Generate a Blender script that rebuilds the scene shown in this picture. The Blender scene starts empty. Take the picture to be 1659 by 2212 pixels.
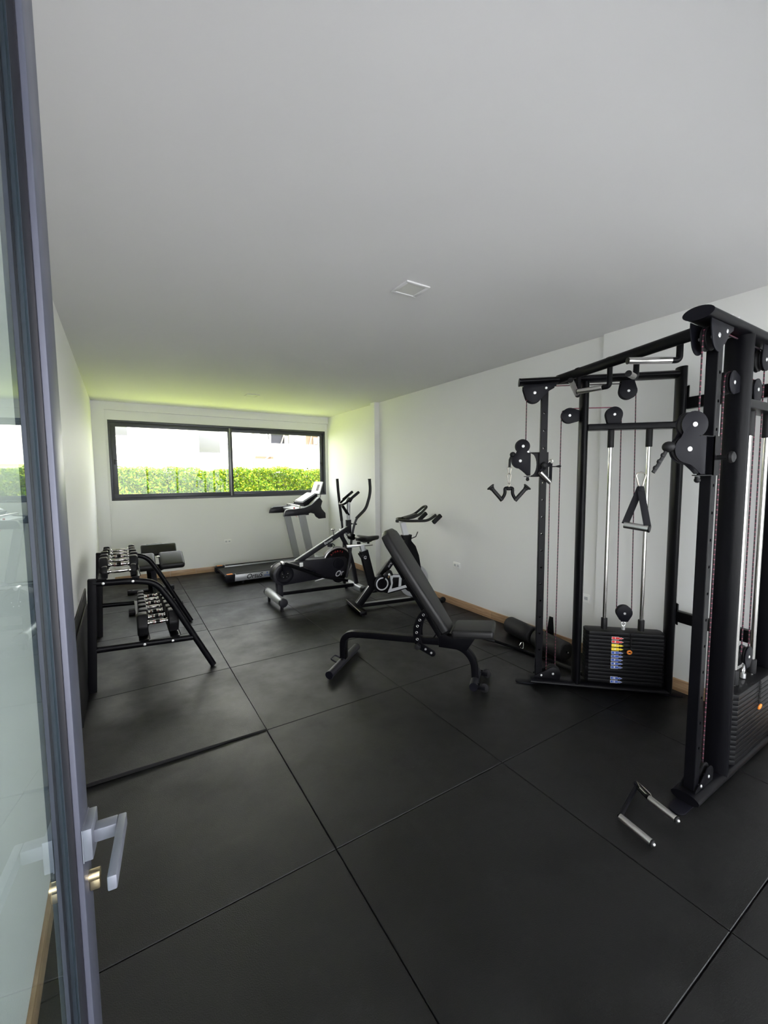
import bpy, bmesh, math, random
from mathutils import Vector, Matrix, Quaternion
random.seed(7)
PI = math.pi
R = math.radians
sc = bpy.context.scene
COL = sc.collection

# ------------------------------------------------------------------ materials
def mat(name, col, rough=.5, metal=0., spec=.5, bump=0., bscale=200., var=0., vscale=3., coat=0.):
    m = bpy.data.materials.new(name); m.use_nodes = True
    nt = m.node_tree; n = nt.nodes; b = n['Principled BSDF']
    b.inputs['Base Color'].default_value = (*col, 1)
    b.inputs['Roughness'].default_value = rough
    b.inputs['Metallic'].default_value = metal
    b.inputs['Specular IOR Level'].default_value = spec
    b.inputs['Coat Weight'].default_value = coat
    tc = n.new('ShaderNodeTexCoord')
    if bump:
        t = n.new('ShaderNodeTexNoise'); t.inputs['Scale'].default_value = bscale
        nt.links.new(tc.outputs['Object'], t.inputs['Vector'])
        bp = n.new('ShaderNodeBump'); bp.inputs['Strength'].default_value = bump
        bp.inputs['Distance'].default_value = .002
        nt.links.new(t.outputs['Fac'], bp.inputs['Height']); nt.links.new(bp.outputs['Normal'], b.inputs['Normal'])
    if var:
        t = n.new('ShaderNodeTexNoise'); t.inputs['Scale'].default_value = vscale; t.inputs['Detail'].default_value = 5
        nt.links.new(tc.outputs['Object'], t.inputs['Vector'])
        r = n.new('ShaderNodeMapRange'); r.inputs['From Min'].default_value = .3; r.inputs['From Max'].default_value = .7
        r.inputs['To Min'].default_value = 1 - var; r.inputs['To Max'].default_value = 1 + var
        nt.links.new(t.outputs['Fac'], r.inputs['Value'])
        mx = n.new('ShaderNodeVectorMath'); mx.operation = 'SCALE'
        mx.inputs[0].default_value = col
        nt.links.new(r.outputs['Result'], mx.inputs['Scale']); nt.links.new(mx.outputs['Vector'], b.inputs['Base Color'])
    return m

M = {}
M['steel'] = mat('black_powder_coat', (.003, .003, .0042), .32, 0, .12, .08, 900)
M['steel2'] = mat('charcoal_paint', (.012, .012, .017), .36, 0, .32)
M['plate'] = mat('dark_plastic', (.0055, .0055, .0085), .42, 0, .12)
M['iron'] = mat('cast_iron_plate', (.004, .004, .005), .45, 0, .2, .1, 500)
M['rub'] = mat('black_rubber', (.007, .007, .008), .55, 0, .28, .15, 400)
M['vinyl'] = mat('black_vinyl', (.011, .011, .0115), .42, 0, .4, .35, 420)
M['foam'] = mat('black_foam', (.008, .008, .009), .55, 0, .4, .2, 300)
M['chrome'] = mat('chrome', (.56, .55, .52), .12, 1)
M['hook'] = mat('plated_steel', (.34, .32, .28), .3, 1)
M['brushed'] = mat('brushed_steel', (.54, .53, .51), .28, 1)
M['zinc'] = mat('zinc_bolt', (.75, .75, .75), .3, .8)
M['silver'] = mat('silver_paint', (.40, .41, .42), .35, .35)
M['lsilver'] = mat('light_silver_plastic', (.62, .63, .65), .3, .1)
M['white'] = mat('white_print', (.8, .8, .8), .5)
M['red'] = mat('red_print', (.65, .03, .03), .45)
M['dred'] = mat('dark_red_print', (.22, .02, .02), .45)
M['yellow'] = mat('yellow_print', (.85, .66, .05), .45)
M['blue'] = mat('blue_print', (.04, .10, .42), .45)
M['orange'] = mat('orange_plastic', (.85, .26, .04), .4)
M['brass'] = mat('brass', (.78, .66, .40), .3, 1)
M['alu'] = mat('grey_aluminium', (.085, .092, .125), .40, .25, .5)
M['alul'] = mat('light_grey_aluminium', (.19, .205, .245), .4, .3)
M['winframe'] = mat('dark_window_frame', (.060, .062, .076), .38, .2)
M['wall'] = mat('white_wall_paint', (.82, .82, .81), .6, 0, .3, .05, 60, .012, .9)
M['ceil'] = mat('white_ceiling_paint', (.75, .745, .755), .7, 0, .2, .04, 40, .02, .5)
M['outlet'] = mat('outlet_plastic', (.90, .90, .88), .35)
M['diff'] = mat('frosted_diffuser', (.68, .68, .66), .4)
M['gap'] = mat('hole_shade', (.006, .006, .006), .9, 0, .1)  # near-black, puts the shade inside outlet slots and drain holes into colour
M['strap'] = mat('nylon_strap', (.006, .006, .008), .7, 0, .12, .3, 800)
M['grass'] = mat('lawn', (.40, .47, .09), .8, 0, .2, 0, 0, .3, 6)
M['plaster'] = mat('white_plaster', (.80, .775, .79), .8, 0, .2, 0, 0, .03, 1)
M['pglass'] = mat('grey_shutter', (.085, .083, .10), .4)
M['brown'] = mat('brown_wood', (.10, .055, .035), .6)
M['conc'] = mat('raw_concrete', (.16, .14, .12), .8, 0, .2, 0, 0, .12, 2)
M['gwall'] = mat('weathered_green_render', (.07, .085, .05), .8, 0, .1)
M['pave'] = mat('grey_paving', (.29, .29, .30), .8)
M['stem'] = mat('hedge_stem', (.05, .03, .018), .8)

def rubber_floor():
    m = bpy.data.materials.new('rubber_floor_tiles'); m.use_nodes = True
    nt = m.node_tree; n = nt.nodes; L = nt.links; b = n['Principled BSDF']
    tc = n.new('ShaderNodeTexCoord')
    def noise(s, d=3, rgh=.6):
        t = n.new('ShaderNodeTexNoise'); t.inputs['Scale'].default_value = s; t.inputs['Detail'].default_value = d
        t.inputs['Roughness'].default_value = rgh
        L.new(tc.outputs['Object'], t.inputs['Vector']); return t
    def rng(src, a, c, d, e):
        r = n.new('ShaderNodeMapRange'); r.inputs['From Min'].default_value = a; r.inputs['From Max'].default_value = c
        r.inputs['To Min'].default_value = d; r.inputs['To Max'].default_value = e; L.new(src, r.inputs['Value']); return r.outputs['Result']
    big = noise(1.3, 4); med = noise(2.6, 7, .68); fine = noise(260, 3); scuff = noise(3.1, 8, .75)
    dust = rng(scuff.outputs['Fac'], .56, .78, 0, 1)
    grain = rng(fine.outputs['Fac'], .35, .75, .55, 1.6)
    c1 = n.new('ShaderNodeMix'); c1.data_type = 'RGBA'
    c1.inputs['A'].default_value = (.0022, .0023, .0024, 1); c1.inputs['B'].default_value = (.0052, .0054, .0056, 1)
    L.new(rng(big.outputs['Fac'], .35, .65, 0, 1), c1.inputs['Factor'])
    c2 = n.new('ShaderNodeMix'); c2.data_type = 'RGBA'; L.new(c1.outputs['Result'], c2.inputs['A'])
    c2.inputs['B'].default_value = (.013, .0133, .0135, 1); L.new(dust, c2.inputs['Factor'])
    sc_ = n.new('ShaderNodeVectorMath'); sc_.operation = 'SCALE'; L.new(c2.outputs['Result'], sc_.inputs[0]); L.new(grain, sc_.inputs['Scale'])
    # small pale crumbs
    vo = n.new('ShaderNodeTexVoronoi'); vo.inputs['Scale'].default_value = 9; L.new(tc.outputs['Object'], vo.inputs['Vector'])
    wn = n.new('ShaderNodeTexWhiteNoise'); L.new(vo.outputs['Position'], wn.inputs['Vector'])
    keep = rng(wn.outputs['Value'], .86, .87, 0, 1); near = rng(vo.outputs['Distance'], .018, .03, 1, 0)
    mu = n.new('ShaderNodeMath'); mu.operation = 'MULTIPLY'; L.new(keep, mu.inputs[0]); L.new(near, mu.inputs[1])
    c3 = n.new('ShaderNodeMix'); c3.data_type = 'RGBA'; L.new(mu.outputs[0], c3.inputs['Factor']); L.new(sc_.outputs[0], c3.inputs['A'])
    c3.inputs['B'].default_value = (.20, .20, .19, 1)
    L.new(c3.outputs['Result'], b.inputs['Base Color'])
    L.new(rng(med.outputs['Fac'], .3, .7, .30, .56), b.inputs['Roughness'])
    b.inputs['Specular IOR Level'].default_value = .40
    bp = n.new('ShaderNodeBump'); bp.inputs['Strength'].default_value = .6; bp.inputs['Distance'].default_value = .002
    L.new(fine.outputs['Fac'], bp.inputs['Height']); L.new(bp.outputs['Normal'], b.inputs['Normal'])
    return m
M['floor'] = rubber_floor()

def wood():
    m = bpy.data.materials.new('oak_look_skirting'); m.use_nodes = True
    nt = m.node_tree; n = nt.nodes; L = nt.links; b = n['Principled BSDF']
    tc = n.new('ShaderNodeTexCoord'); mp = n.new('ShaderNodeMapping'); mp.inputs['Scale'].default_value = (4, 4, 90)
    L.new(tc.outputs['Object'], mp.inputs['Vector'])
    t = n.new('ShaderNodeTexNoise'); t.inputs['Scale'].default_value = 1.2; t.inputs['Detail'].default_value = 6; L.new(mp.outputs[0], t.inputs['Vector'])
    cr = n.new('ShaderNodeValToRGB'); cr.color_ramp.elements[0].color = (.33, .19, .10, 1); cr.color_ramp.elements[0].position = .3
    cr.color_ramp.elements[1].color = (.56, .38, .23, 1); cr.color_ramp.elements[1].position = .7
    L.new(t.outputs['Fac'], cr.inputs['Fac']); L.new(cr.outputs[0], b.inputs['Base Color']); b.inputs['Roughness'].default_value = .4
    return m
M['wood'] = wood()

def pane_mat(name, tint, rmul=1.0):
    m = bpy.data.materials.new(name); m.use_nodes = True
    nt = m.node_tree; n = nt.nodes; L = nt.links
    n.remove(n['Principled BSDF'])
    tr = n.new('ShaderNodeBsdfTransparent'); tr.inputs['Color'].default_value = (*tint, 1)
    gl = n.new('ShaderNodeBsdfGlossy'); gl.inputs['Roughness'].default_value = 0.0; gl.inputs['Color'].default_value = (.92, .98, .97, 1)
    fr = n.new('ShaderNodeFresnel'); fr.inputs['IOR'].default_value = 1.5
    mu = n.new('ShaderNodeMath'); mu.operation = 'MULTIPLY'; mu.inputs[1].default_value = rmul; L.new(fr.outputs[0], mu.inputs[0])
    ge = n.new('ShaderNodeNewGeometry'); fb = n.new('ShaderNodeMath'); fb.operation = 'SUBTRACT'; fb.inputs[0].default_value = 1; L.new(ge.outputs['Backfacing'], fb.inputs[1])
    m2 = n.new('ShaderNodeMath'); m2.operation = 'MULTIPLY'; m2.use_clamp = True; L.new(mu.outputs[0], m2.inputs[0]); L.new(fb.outputs[0], m2.inputs[1]); mu = m2
    mx = n.new('ShaderNodeMixShader'); L.new(mu.outputs[0], mx.inputs[0]); L.new(tr.outputs[0], mx.inputs[1]); L.new(gl.outputs[0], mx.inputs[2])
    L.new(mx.outputs[0], n['Material Output'].inputs['Surface'])
    return m
M['pane'] = pane_mat('clear_window_glass', (.95, .97, .96))
M['doorglass'] = pane_mat('tinted_door_glass', (.86, .93, .92), 1.35)

def leaf_mat():
    m = bpy.data.materials.new('hedge_leaves'); m.use_nodes = True
    nt = m.node_tree; n = nt.nodes; L = nt.links; b = n['Principled BSDF']
    oi = n.new('ShaderNodeTexCoord'); t = n.new('ShaderNodeTexNoise'); t.inputs['Scale'].default_value = 14; t.inputs['Detail'].default_value = 4
    L.new(oi.outputs['Object'], t.inputs['Vector'])
    cr = n.new('ShaderNodeValToRGB'); e = cr.color_ramp.elements
    e[0].position = .32; e[0].color = (.018, .060, .006, 1); e[1].position = .66; e[1].color = (.26, .27, .022, 1)
    k = e.new(.5); k.color = (.085, .150, .010, 1)
    L.new(t.outputs['Fac'], cr.inputs[0]); L.new(cr.outputs[0], b.inputs['Base Color']); b.inputs['Roughness'].default_value = .6; b.inputs['Specular IOR Level'].default_value = .06
    tl = n.new('ShaderNodeBsdfTranslucent'); L.new(cr.outputs[0], tl.inputs['Color'])
    mx = n.new('ShaderNodeMixShader'); mx.inputs[0].default_value = .35
    L.new(b.outputs[0], mx.inputs[1]); L.new(tl.outputs[0], mx.inputs[2]); L.new(mx.outputs[0], n['Material Output'].inputs['Surface'])
    return m
M['leaf'] = leaf_mat()

def cord_mat():
    m = bpy.data.materials.new('braided_cable'); m.use_nodes = True
    nt = m.node_tree; n = nt.nodes; L = nt.links; b = n['Principled BSDF']
    tc = n.new('ShaderNodeTexCoord'); sp = n.new('ShaderNodeSeparateXYZ'); L.new(tc.outputs['Object'], sp.inputs[0])
    mu = n.new('ShaderNodeMath'); mu.operation = 'MULTIPLY'; mu.inputs[1].default_value = 42; L.new(sp.outputs['Z'], mu.inputs[0])
    fr = n.new('ShaderNodeMath'); fr.operation = 'FRACT'; L.new(mu.outputs[0], fr.inputs[0])
    gt = n.new('ShaderNodeMath'); gt.operation = 'GREATER_THAN'; gt.inputs[1].default_value = .8; L.new(fr.outputs[0], gt.inputs[0])
    mx = n.new('ShaderNodeMix'); mx.data_type = 'RGBA'; mx.inputs['A'].default_value = (.012, .004, .008, 1); mx.inputs['B'].default_value = (.26, .05, .09, 1)
    L.new(gt.outputs[0], mx.inputs['Factor']); L.new(mx.outputs['Result'], b.inputs['Base Color']); b.inputs['Roughness'].default_value = .6
    return m
M['cord'] = cord_mat()

# ------------------------------------------------------------------ mesh helpers
def basis(d):
    d = Vector(d).normalized()
    a = Vector((0, 0, 1)) if abs(d.z) < .95 else Vector((1, 0, 0))
    x = a.cross(d).normalized(); y = d.cross(x)
    return x, y, d

class MB:
    def __init__(s): s.bm = bmesh.new()
    def _take(s, b2, mtx=None):
        if mtx is not None: b2.transform(mtx)
        me = bpy.data.meshes.new('tmp'); b2.to_mesh(me); b2.free(); s.bm.from_mesh(me); bpy.data.meshes.remove(me); return s
    def box(s, c, size, rot=None, r=0, seg=2):
        b = bmesh.new(); bmesh.ops.create_cube(b, size=1)
        bmesh.ops.scale(b, vec=size, verts=b.verts)
        if r: bmesh.ops.bevel(b, geom=b.edges[:], offset=min(r, min(size) * .48), segments=seg, profile=.5, affect='EDGES')
        mt = Matrix.Translation(c)
        if rot is not None: mt = mt @ (rot.to_4x4() if hasattr(rot, 'to_4x4') else rot)
        return s._take(b, mt)
    def bx(s, x0, x1, y0, y1, z0, z1, r=0): return s.box(((x0+x1)/2, (y0+y1)/2, (z0+z1)/2), (abs(x1-x0), abs(y1-y0), abs(z1-z0)), None, r)
    def cyl(s, p0, p1, r, r2=None, seg=20, bev=0):
        p0, p1 = Vector(p0), Vector(p1); L = (p1-p0).length
        b = bmesh.new(); bmesh.ops.create_cone(b, cap_ends=True, segments=seg, radius1=r, radius2=r if r2 is None else r2, depth=L)
        if bev:
            ed = [e for e in b.edges if len(e.link_faces) == 2 and any(len(f.verts) > 4 for f in e.link_faces)]
            bmesh.ops.bevel(b, geom=ed, offset=bev, segments=3, profile=.5, affect='EDGES')
        x, y, d = basis(p1-p0); mt = Matrix((x, y, d)).transposed().to_4x4(); mt.translation = (p0+p1)/2
        return s._take(b, mt)
    def ring(s, c, axis, r, t, seg=24, seg2=8):
        x, y, d = basis(axis); c = Vector(c)
        pts = [c + x*math.cos(a)*r + y*math.sin(a)*r for a in [2*PI*i/seg for i in range(seg)]]
        return s.tube(pts, t, seg=seg2, closed=True, fillet=0)
    def sph(s, c, r, sx=(1, 1, 1), seg=16):
        b = bmesh.new(); bmesh.ops.create_uvsphere(b, u_segments=seg, v_segments=seg//2+2, radius=r)
        bmesh.ops.scale(b, vec=sx, verts=b.verts); return s._take(b, Matrix.Translation(c))
    def lathe(s, p0, axis, prof, seg=24, loop=False):      # prof: (distance along axis, radius)
        x, y, d = basis(axis); p0 = Vector(p0); rings = []
        for (h, r) in prof: rings.append([s.bm.verts.new(p0+d*h+x*r*math.cos(2*PI*i/seg)+y*r*math.sin(2*PI*i/seg)) for i in range(seg)])
        for a, b in zip(rings, rings[1:]):
            for i in range(seg): s.bm.faces.new((a[i], a[(i+1) % seg], b[(i+1) % seg], b[i]))
        if loop:
            for i in range(seg): s.bm.faces.new((rings[-1][i], rings[-1][(i+1) % seg], rings[0][(i+1) % seg], rings[0][i]))
            return s
        s.bm.faces.new(rings[0][::-1]); s.bm.faces.new(rings[-1]); return s
    def tube(s, pts, r, seg=12, closed=False, fillet=0, fseg=6, shape='o', r2=None, up=None):
        """sweep. shape 'o' ellipse r x r2, 'b' rounded box half sizes r x r2; first size lies along the side vector, second along up"""
        pts = [Vector(p) for p in pts]; r2 = r if r2 is None else r2
        if fillet and len(pts) > 2:
            new = [pts[0]]
            for a, b, c in zip(pts, pts[1:], pts[2:]):
                d1 = (a-b); d2 = (c-b); f = min(fillet, d1.length*.49, d2.length*.49)
                q0 = b+d1.normalized()*f; q1 = b+d2.normalized()*f
                for i in range(fseg+1):
                    t = i/fseg; new.append(q0*(1-t)**2 + b*2*t*(1-t) + q1*t*t)
            new.append(pts[-1]); pts = new
        if shape == 'o': sec = [(r*math.cos(2*PI*i/seg), r2*math.sin(2*PI*i/seg)) for i in range(seg)]
        else:
            k = min(r, r2)*.28; sec = []
            for cx, cy, a0 in ((r-k, r2-k, 0), (-r+k, r2-k, 90), (-r+k, -r2+k, 180), (r-k, -r2+k, 270)):
                for j in range(4): a = R(a0+30*j); sec.append((cx+k*math.cos(a), cy+k*math.sin(a)))
        n = len(pts); rings = []
        prev = None
        for i, p in enumerate(pts):
            if closed: t = (pts[(i+1) % n]-pts[i-1])
            else: t = (pts[min(i+1, n-1)]-pts[max(i-1, 0)])
            t.normalize()
            if up is not None:
                u = Vector(up); u = u-t*u.dot(t)
                if u.length < 1e-4: u = prev
                u.normalize()
            elif prev is None: u = basis(t)[1]
            else:
                u = prev-t*prev.dot(t); u.normalize()
            prev = u; sd = t.cross(u)
            rings.append([s.bm.verts.new(p+sd*a+u*b) for a, b in sec])
        m = len(sec)
        for a, b in list(zip(rings, rings[1:])) + ([(rings[-1], rings[0])] if closed else []):
            for i in range(m): s.bm.faces.new((a[i], a[(i+1) % m], b[(i+1) % m], b[i]))
        if not closed: s.bm.faces.new(rings[0][::-1]); s.bm.faces.new(rings[-1])
        return s
    def prism(s, poly, c0, ax, ay, th, bev=0, hole=None):
        """poly in (a,b), origin c0, axes ax, ay, extruded +-th/2 along ax x ay"""
        b = bmesh.new(); ax, ay = Vector(ax).normalized(), Vector(ay).normalized(); nz = ax.cross(ay).normalized(); c0 = Vector(c0)
        v0 = [b.verts.new(c0+ax*p[0]+ay*p[1]-nz*th/2) for p in poly]; f = b.faces.new(v0)
        ret = bmesh.ops.extrude_face_region(b, geom=[f]); vs = [v for v in ret['geom'] if isinstance(v, bmesh.types.BMVert)]
        bmesh.ops.translate(b, vec=nz*th, verts=vs)
        bmesh.ops.recalc_face_normals(b, faces=b.faces)
        if bev:
            ed = [e for e in b.edges if len(e.link_faces) == 2 and any(len(fc.verts) == len(poly) for fc in e.link_faces) and not all(len(fc.verts) == len(poly) and len(poly) > 4 for fc in e.link_faces)]
            if len(poly) == 4: ed = b.edges[:]
            bmesh.ops.bevel(b, geom=ed, offset=bev, segments=2, profile=.5, affect='EDGES')
        return s._take(b)
    def build(s, name, m, parent=None, world=False, smooth=30):
        bmesh.ops.recalc_face_normals(s.bm, faces=s.bm.faces)
        if world and parent is not None: s.bm.transform(wm(parent).inverted())
        me = bpy.data.meshes.new(name); s.bm.to_mesh(me); s.bm.free()
        if smooth:
            me.polygons.foreach_set('use_smooth', [True]*len(me.polygons)); me.set_sharp_from_angle(angle=R(smooth))
        me.materials.append(M[m] if isinstance(m, str) else m)
        o = bpy.data.objects.new(name, me); COL.objects.link(o)
        if parent is not None: o.parent = parent
        return o

def wm(o):
    m = Matrix.LocRotScale(o.location, o.rotation_euler, o.scale)
    return (wm(o.parent) @ m) if o.parent else m
def tag(o, label=None, cat=None, group=None, kind=None):
    if label: o['label'] = label
    if cat: o['category'] = cat
    if group: o['group'] = group
    if kind: o['kind'] = kind
    return o
def thing(name, label, cat, loc=(0, 0, 0), rz=0., group=None):
    o = bpy.data.objects.new(name, None); COL.objects.link(o); o.location = loc; o.rotation_euler = (0, 0, rz); o.empty_display_size = .1
    return tag(o, label, cat, group)
def struct(name, mb, m, parent=None, **k):
    o = mb.build(name, m, parent, **k); o['kind'] = 'structure'; return o
def text(body, size, m, parent, c, ax, ay, name='lettering', ext=.0006, align='CENTER', bold=0., shear=0.):
    """flat lettering; baseline direction ax, up ay, centre c in the parent's space"""
    cu = bpy.data.curves.new('t', 'FONT'); cu.body = body; cu.size = size; cu.extrude = ext; cu.align_x = align; cu.align_y = 'CENTER'; cu.offset = bold; cu.shear = shear
    o = bpy.data.objects.new('t', cu); COL.objects.link(o)
    dg = bpy.context.evaluated_depsgraph_get(); me = bpy.data.meshes.new_from_object(o.evaluated_get(dg)); bpy.data.objects.remove(o)
    ax, ay = Vector(ax).normalized(), Vector(ay).normalized(); mt = Matrix((ax, ay, ax.cross(ay))).transposed().to_4x4(); mt.translation = c
    me.transform(mt); me.name = name; me.materials.clear(); me.materials.append(M[m])
    q = bpy.data.objects.new(name, me); COL.objects.link(q); q.parent = parent; return q
def copy_tree(o, parent=None):
    kids = [c for c in bpy.data.objects if c.parent == o]
    c = o.copy(); COL.objects.link(c); c.parent = parent
    for k in kids: copy_tree(k, c)
    return c
def arc(cx, cz, r, a0, a1, n=8): return [(cx+r*math.cos(R(a0+(a1-a0)*i/n)), cz+r*math.sin(R(a0+(a1-a0)*i/n))) for i in range(n+1)]
def ln(a, b, t): return Vector(a)*(1-t)+Vector(b)*t
# ------------------------------------------------------------------ room shell
XL, XR, YB, ZC, YF = -.303, 3.415, 7.50, 2.707, -.06
# floor: square rubber tiles, one raised edge in the left column
fl = MB(); bm = fl.bm
def tile(x0, x1, y0, y1, lift=0.):
    g = .0022; T = 0.; x0 += g; x1 -= g; y0 += g; y1 -= g; e = .002
    n = []
    for (x, y, z) in ((x0, y0, lift), (x1, y0, lift*.35), (x1, y1, 0), (x0, y1, 0)): n.append((x, y, z))
    top = [bm.verts.new((x+(e if x == x0 else -e), y+(e if y == y0 else -e), z)) for x, y, z in n]
    mid = [bm.verts.new((x, y, z-e)) for x, y, z in n]
    bot = [bm.verts.new((x, y, z-.02)) for x, y, z in n]
    bm.faces.new(top)
    for a, b in ((top, mid), (mid, bot)):
        for i in range(4): bm.faces.new((a[i], b[i], b[(i+1) % 4], a[(i+1) % 4]))
xs = [.701, 1.706, 2.716, XR]
ys = [YF, .497, 1.522, 2.524, 3.554, 4.556, 5.50, 6.50, YB]
for x0, x1 in zip(xs, xs[1:]):
    for y0, y1 in zip(ys, ys[1:]): tile(x0, x1, y0, y1)
yl = [YF, .50, 1.522, 2.524, 3.554, 4.61, 4.83, 5.80, 6.55, YB]
for y0, y1 in zip(yl, yl[1:]): tile(XL, .701, y0, y1, .024 if abs(y0-2.524) < .01 else 0)
fl.bx(XL, XR, YF-.2, YB, -.05, -.012)
struct('floor', fl, 'floor', smooth=0)
struct('ceiling', MB().bx(XL-.15, XR+.15, -.25, YB+.25, ZC, ZC+.2), 'ceil', smooth=0)
w = MB().bx(XL-.15, XL, YF-.2, YB+.2, -.05, ZC)
w.bx(XL, XL+.012, .95, 3.15, 0, ZC)
struct('wall_left', w, 'wall', smooth=0)
w = MB().bx(XR, XR+.15, YF-.2, YB+.2, -.05, ZC)
struct('wall_right', w, 'wall', smooth=0)
struct('trim_1', MB().bx(XR-.035, XR, YF, 2.03, 0, ZC), 'wall', smooth=0)                 # shallow pier near the machine
struct('trim_2', MB().bx(XR-.085, XR, 5.58, 5.70, 0, ZC), 'wall', smooth=0)          # narrow pier further back
# back wall with beam and column around a recess, window opening
WX0, WX1, WZ0, WZ1 = -.112, 3.372, 1.248, 2.452
w = MB()
w.bx(XL, XR, YB, YB+.18, -.05, WZ0); w.bx(XL, XR, YB, YB+.18, WZ1, ZC)
w.bx(XL, WX0, YB, YB+.18, WZ0, WZ1); w.bx(WX1, XR, YB, YB+.18, WZ0, WZ1)
w.bx(XL, -.145, YB-.045, YB, 0, ZC); w.bx(-.145, XR, YB-.045, YB, 2.59, ZC)
struct('wall_back', w, 'wall', smooth=0)
# front wall: doorway with an aluminium shopfront beside it
w = MB(); w.bx(XL, XR, YF-.15, YF, 2.45, ZC); w.bx(XL, -.22, YF-.15, YF, 0, 2.45); w.bx(3.25, XR, YF-.15, YF, 0, 2.45)
struct('wall_front', w, 'wall', smooth=0)
# skirting boards
def skirt(name, x0, x1, y0, y1, joints, axis):
    b = MB(); e = .0012; st = [y0 if axis == 'y' else x0]+joints+[y1 if axis == 'y' else x1]
    for a, c in zip(st, st[1:]):
        if axis == 'y': b.box(((x0+x1)/2, (a+c)/2, .045), (x1-x0, c-a-2*e, .09), None, .002)
        else: b.box(((a+c)/2, (y0+y1)/2, .045), (c-a-2*e, y1-y0, .09), None, .002)
    struct(name, b, 'wood')
skirt('baseboard_right', XR-.012, XR-.0002, 2.03, 5.58, [3.23, 4.43], 'y')
skirt('baseboard_right', XR-.012, XR-.0002, 5.70, YB-.013, [6.4], 'y')
skirt('baseboard_right', XR-.047, XR-.0352, YF, 2.03, [.9], 'y')
skirt('baseboard_back', -.132, XR-.013, YB-.012, YB-.0002, [.62, 1.0, 2.2], 'x')
skirt('baseboard_left', XL+.0122, XL+.024, .95, 3.15, [2.1], 'y')
skirt('baseboard_left', XL+.0002, XL+.012, 3.15, YB-.046, [4.3, 5.5, 6.6], 'y')
# ---- window
def window(name, x0, x1, z0, z1, y, split, depth=.07):
    r = bpy.data.objects.new(name, None); COL.objects.link(r); r['kind'] = 'structure'
    f = MB(); t = .032
    for a in ((x0, x1, z0, z0+t), (x0, x1, z1-t, z1)): f.bx(a[0], a[1], y, y+depth, a[2], a[3], .002)
    for a in ((x0, x0+t), (x1-t, x1)): f.bx(a[0], a[1], y, y+depth, z0+t, z1-t, .002)
    f.build('frame', 'winframe', r)
    for k, (a, b, yy) in enumerate(((x0+t, split+.035, y+.012), (split-.035, x1-t, y+.038))):
        s_ = MB(); e = .064
        s_.bx(a, b, yy, yy+.024, z0+t, z0+t+e, .002); s_.bx(a, b, yy, yy+.024, z1-t-e, z1-t, .002)
        s_.bx(a, a+e, yy, yy+.024, z0+t+e, z1-t-e, .002); s_.bx(b-e, b, yy, yy+.024, z0+t+e, z1-t-e, .002)
        so = s_.build('sash', 'winframe', r)
        MB().bx(a+e, b-e, yy+.010, yy+.014, z0+t+e, z1-t-e).build('pane', 'pane', so)
        lx = a+e*.5 if k == 0 else b-e*.5
        l = MB(); l.box((lx, yy-.006, (z0+z1)/2-.02), (.02, .014, .075), None, .004); l.box((lx+(.015 if k == 0 else -.02), yy-.014, (z0+z1)/2), (.04, .008, .012), None, .003)
        l.build('latch', 'steel2', so)
    MB().bx(split-.014, split+.004, y+.004, y+.013, z0+t, z1-t, .002).build('interlock_strip', 'silver', r)
    return r
window('window_1', WX0, WX1, WZ0, WZ1, YB+.003, 1.625)
# shopfront glazing in the front wall right of the doorway
r = bpy.data.objects.new('window_2', None); COL.objects.link(r); r['kind'] = 'structure'
f = MB()
for x in (.72, 1.56, 2.40, 3.21): f.bx(x, x+.05, YF-.09, YF-.04, 0, 2.45, .002)
for z in (0., 2.40): f.bx(.77, 3.21, YF-.09, YF-.04, z, z+.05, .002)
f.build('frame', 'alu', r)
for x0, x1 in ((.77, 1.56), (1.61, 2.40), (2.45, 3.21)): MB().bx(x0, x1, YF-.068, YF-.062, .05, 2.40).build('pane', 'pane', r)
# ---- open glass door, seen along its face
AL = R(6.3)
hx, hy = -.098+.055*math.sin(AL)-.86*math.sin(AL), .766+.055*math.cos(AL)-.86*math.cos(AL)
d = bpy.data.objects.new('door_1', None); COL.objects.link(d); d['kind'] = 'structure'
d.location = (hx, hy, 0); d.rotation_euler = (0, 0, -AL)       # local y runs along the leaf, +x is the room side
W = .86; T = .021
def rail(b, y0, y1, z0, z1): b.bx(-T, T, y0, y1, z0, z1, .0035)
f = MB(); rail(f, 0, .055, .01, 2.40); rail(f, W-.055, W, .01, 2.40); rail(f, .055, W-.055, .01, .09); rail(f, .055, W-.055, 2.34, 2.40)
f.build('frame', 'alu', d)
f = MB()
for sx in (-1, 1): f.bx(sx*.009-.0045, sx*.009+.0045, W-.0605, W-.055, .09, 2.34, .001)
f.build('glazing_bead', 'steel2', d)
MB().bx(-.003, .003, .056, W-.056, .091, 2.339).build('glass_pane', 'doorglass', d)
h = MB(); hz = 1.0; hy_ = W-.028
h.box((T+.0065, hy_, hz), (.013, .052, .052), None, .0015); h.box((T+.0008, hy_, hz), (.0016, .054, .054))
ho = h.build('handle_rosette', 'alul', d)
h = MB(); h.box((T+.028, hy_, hz), (.032, .022, .022), None, .002)
h.box((T+.050, hy_-.052, hz), (.012, .126, .022), None, .002)
h.build('lever_handle', 'alul', ho)
MB().cyl((T, hy_+.004, hz-.075), (T+.015, hy_+.004, hz-.075), .0085).box((T+.0075, hy_+.004, hz-.088), (.015, .009, .024), None, .003).build('lock_cylinder', 'brass', d)
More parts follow.
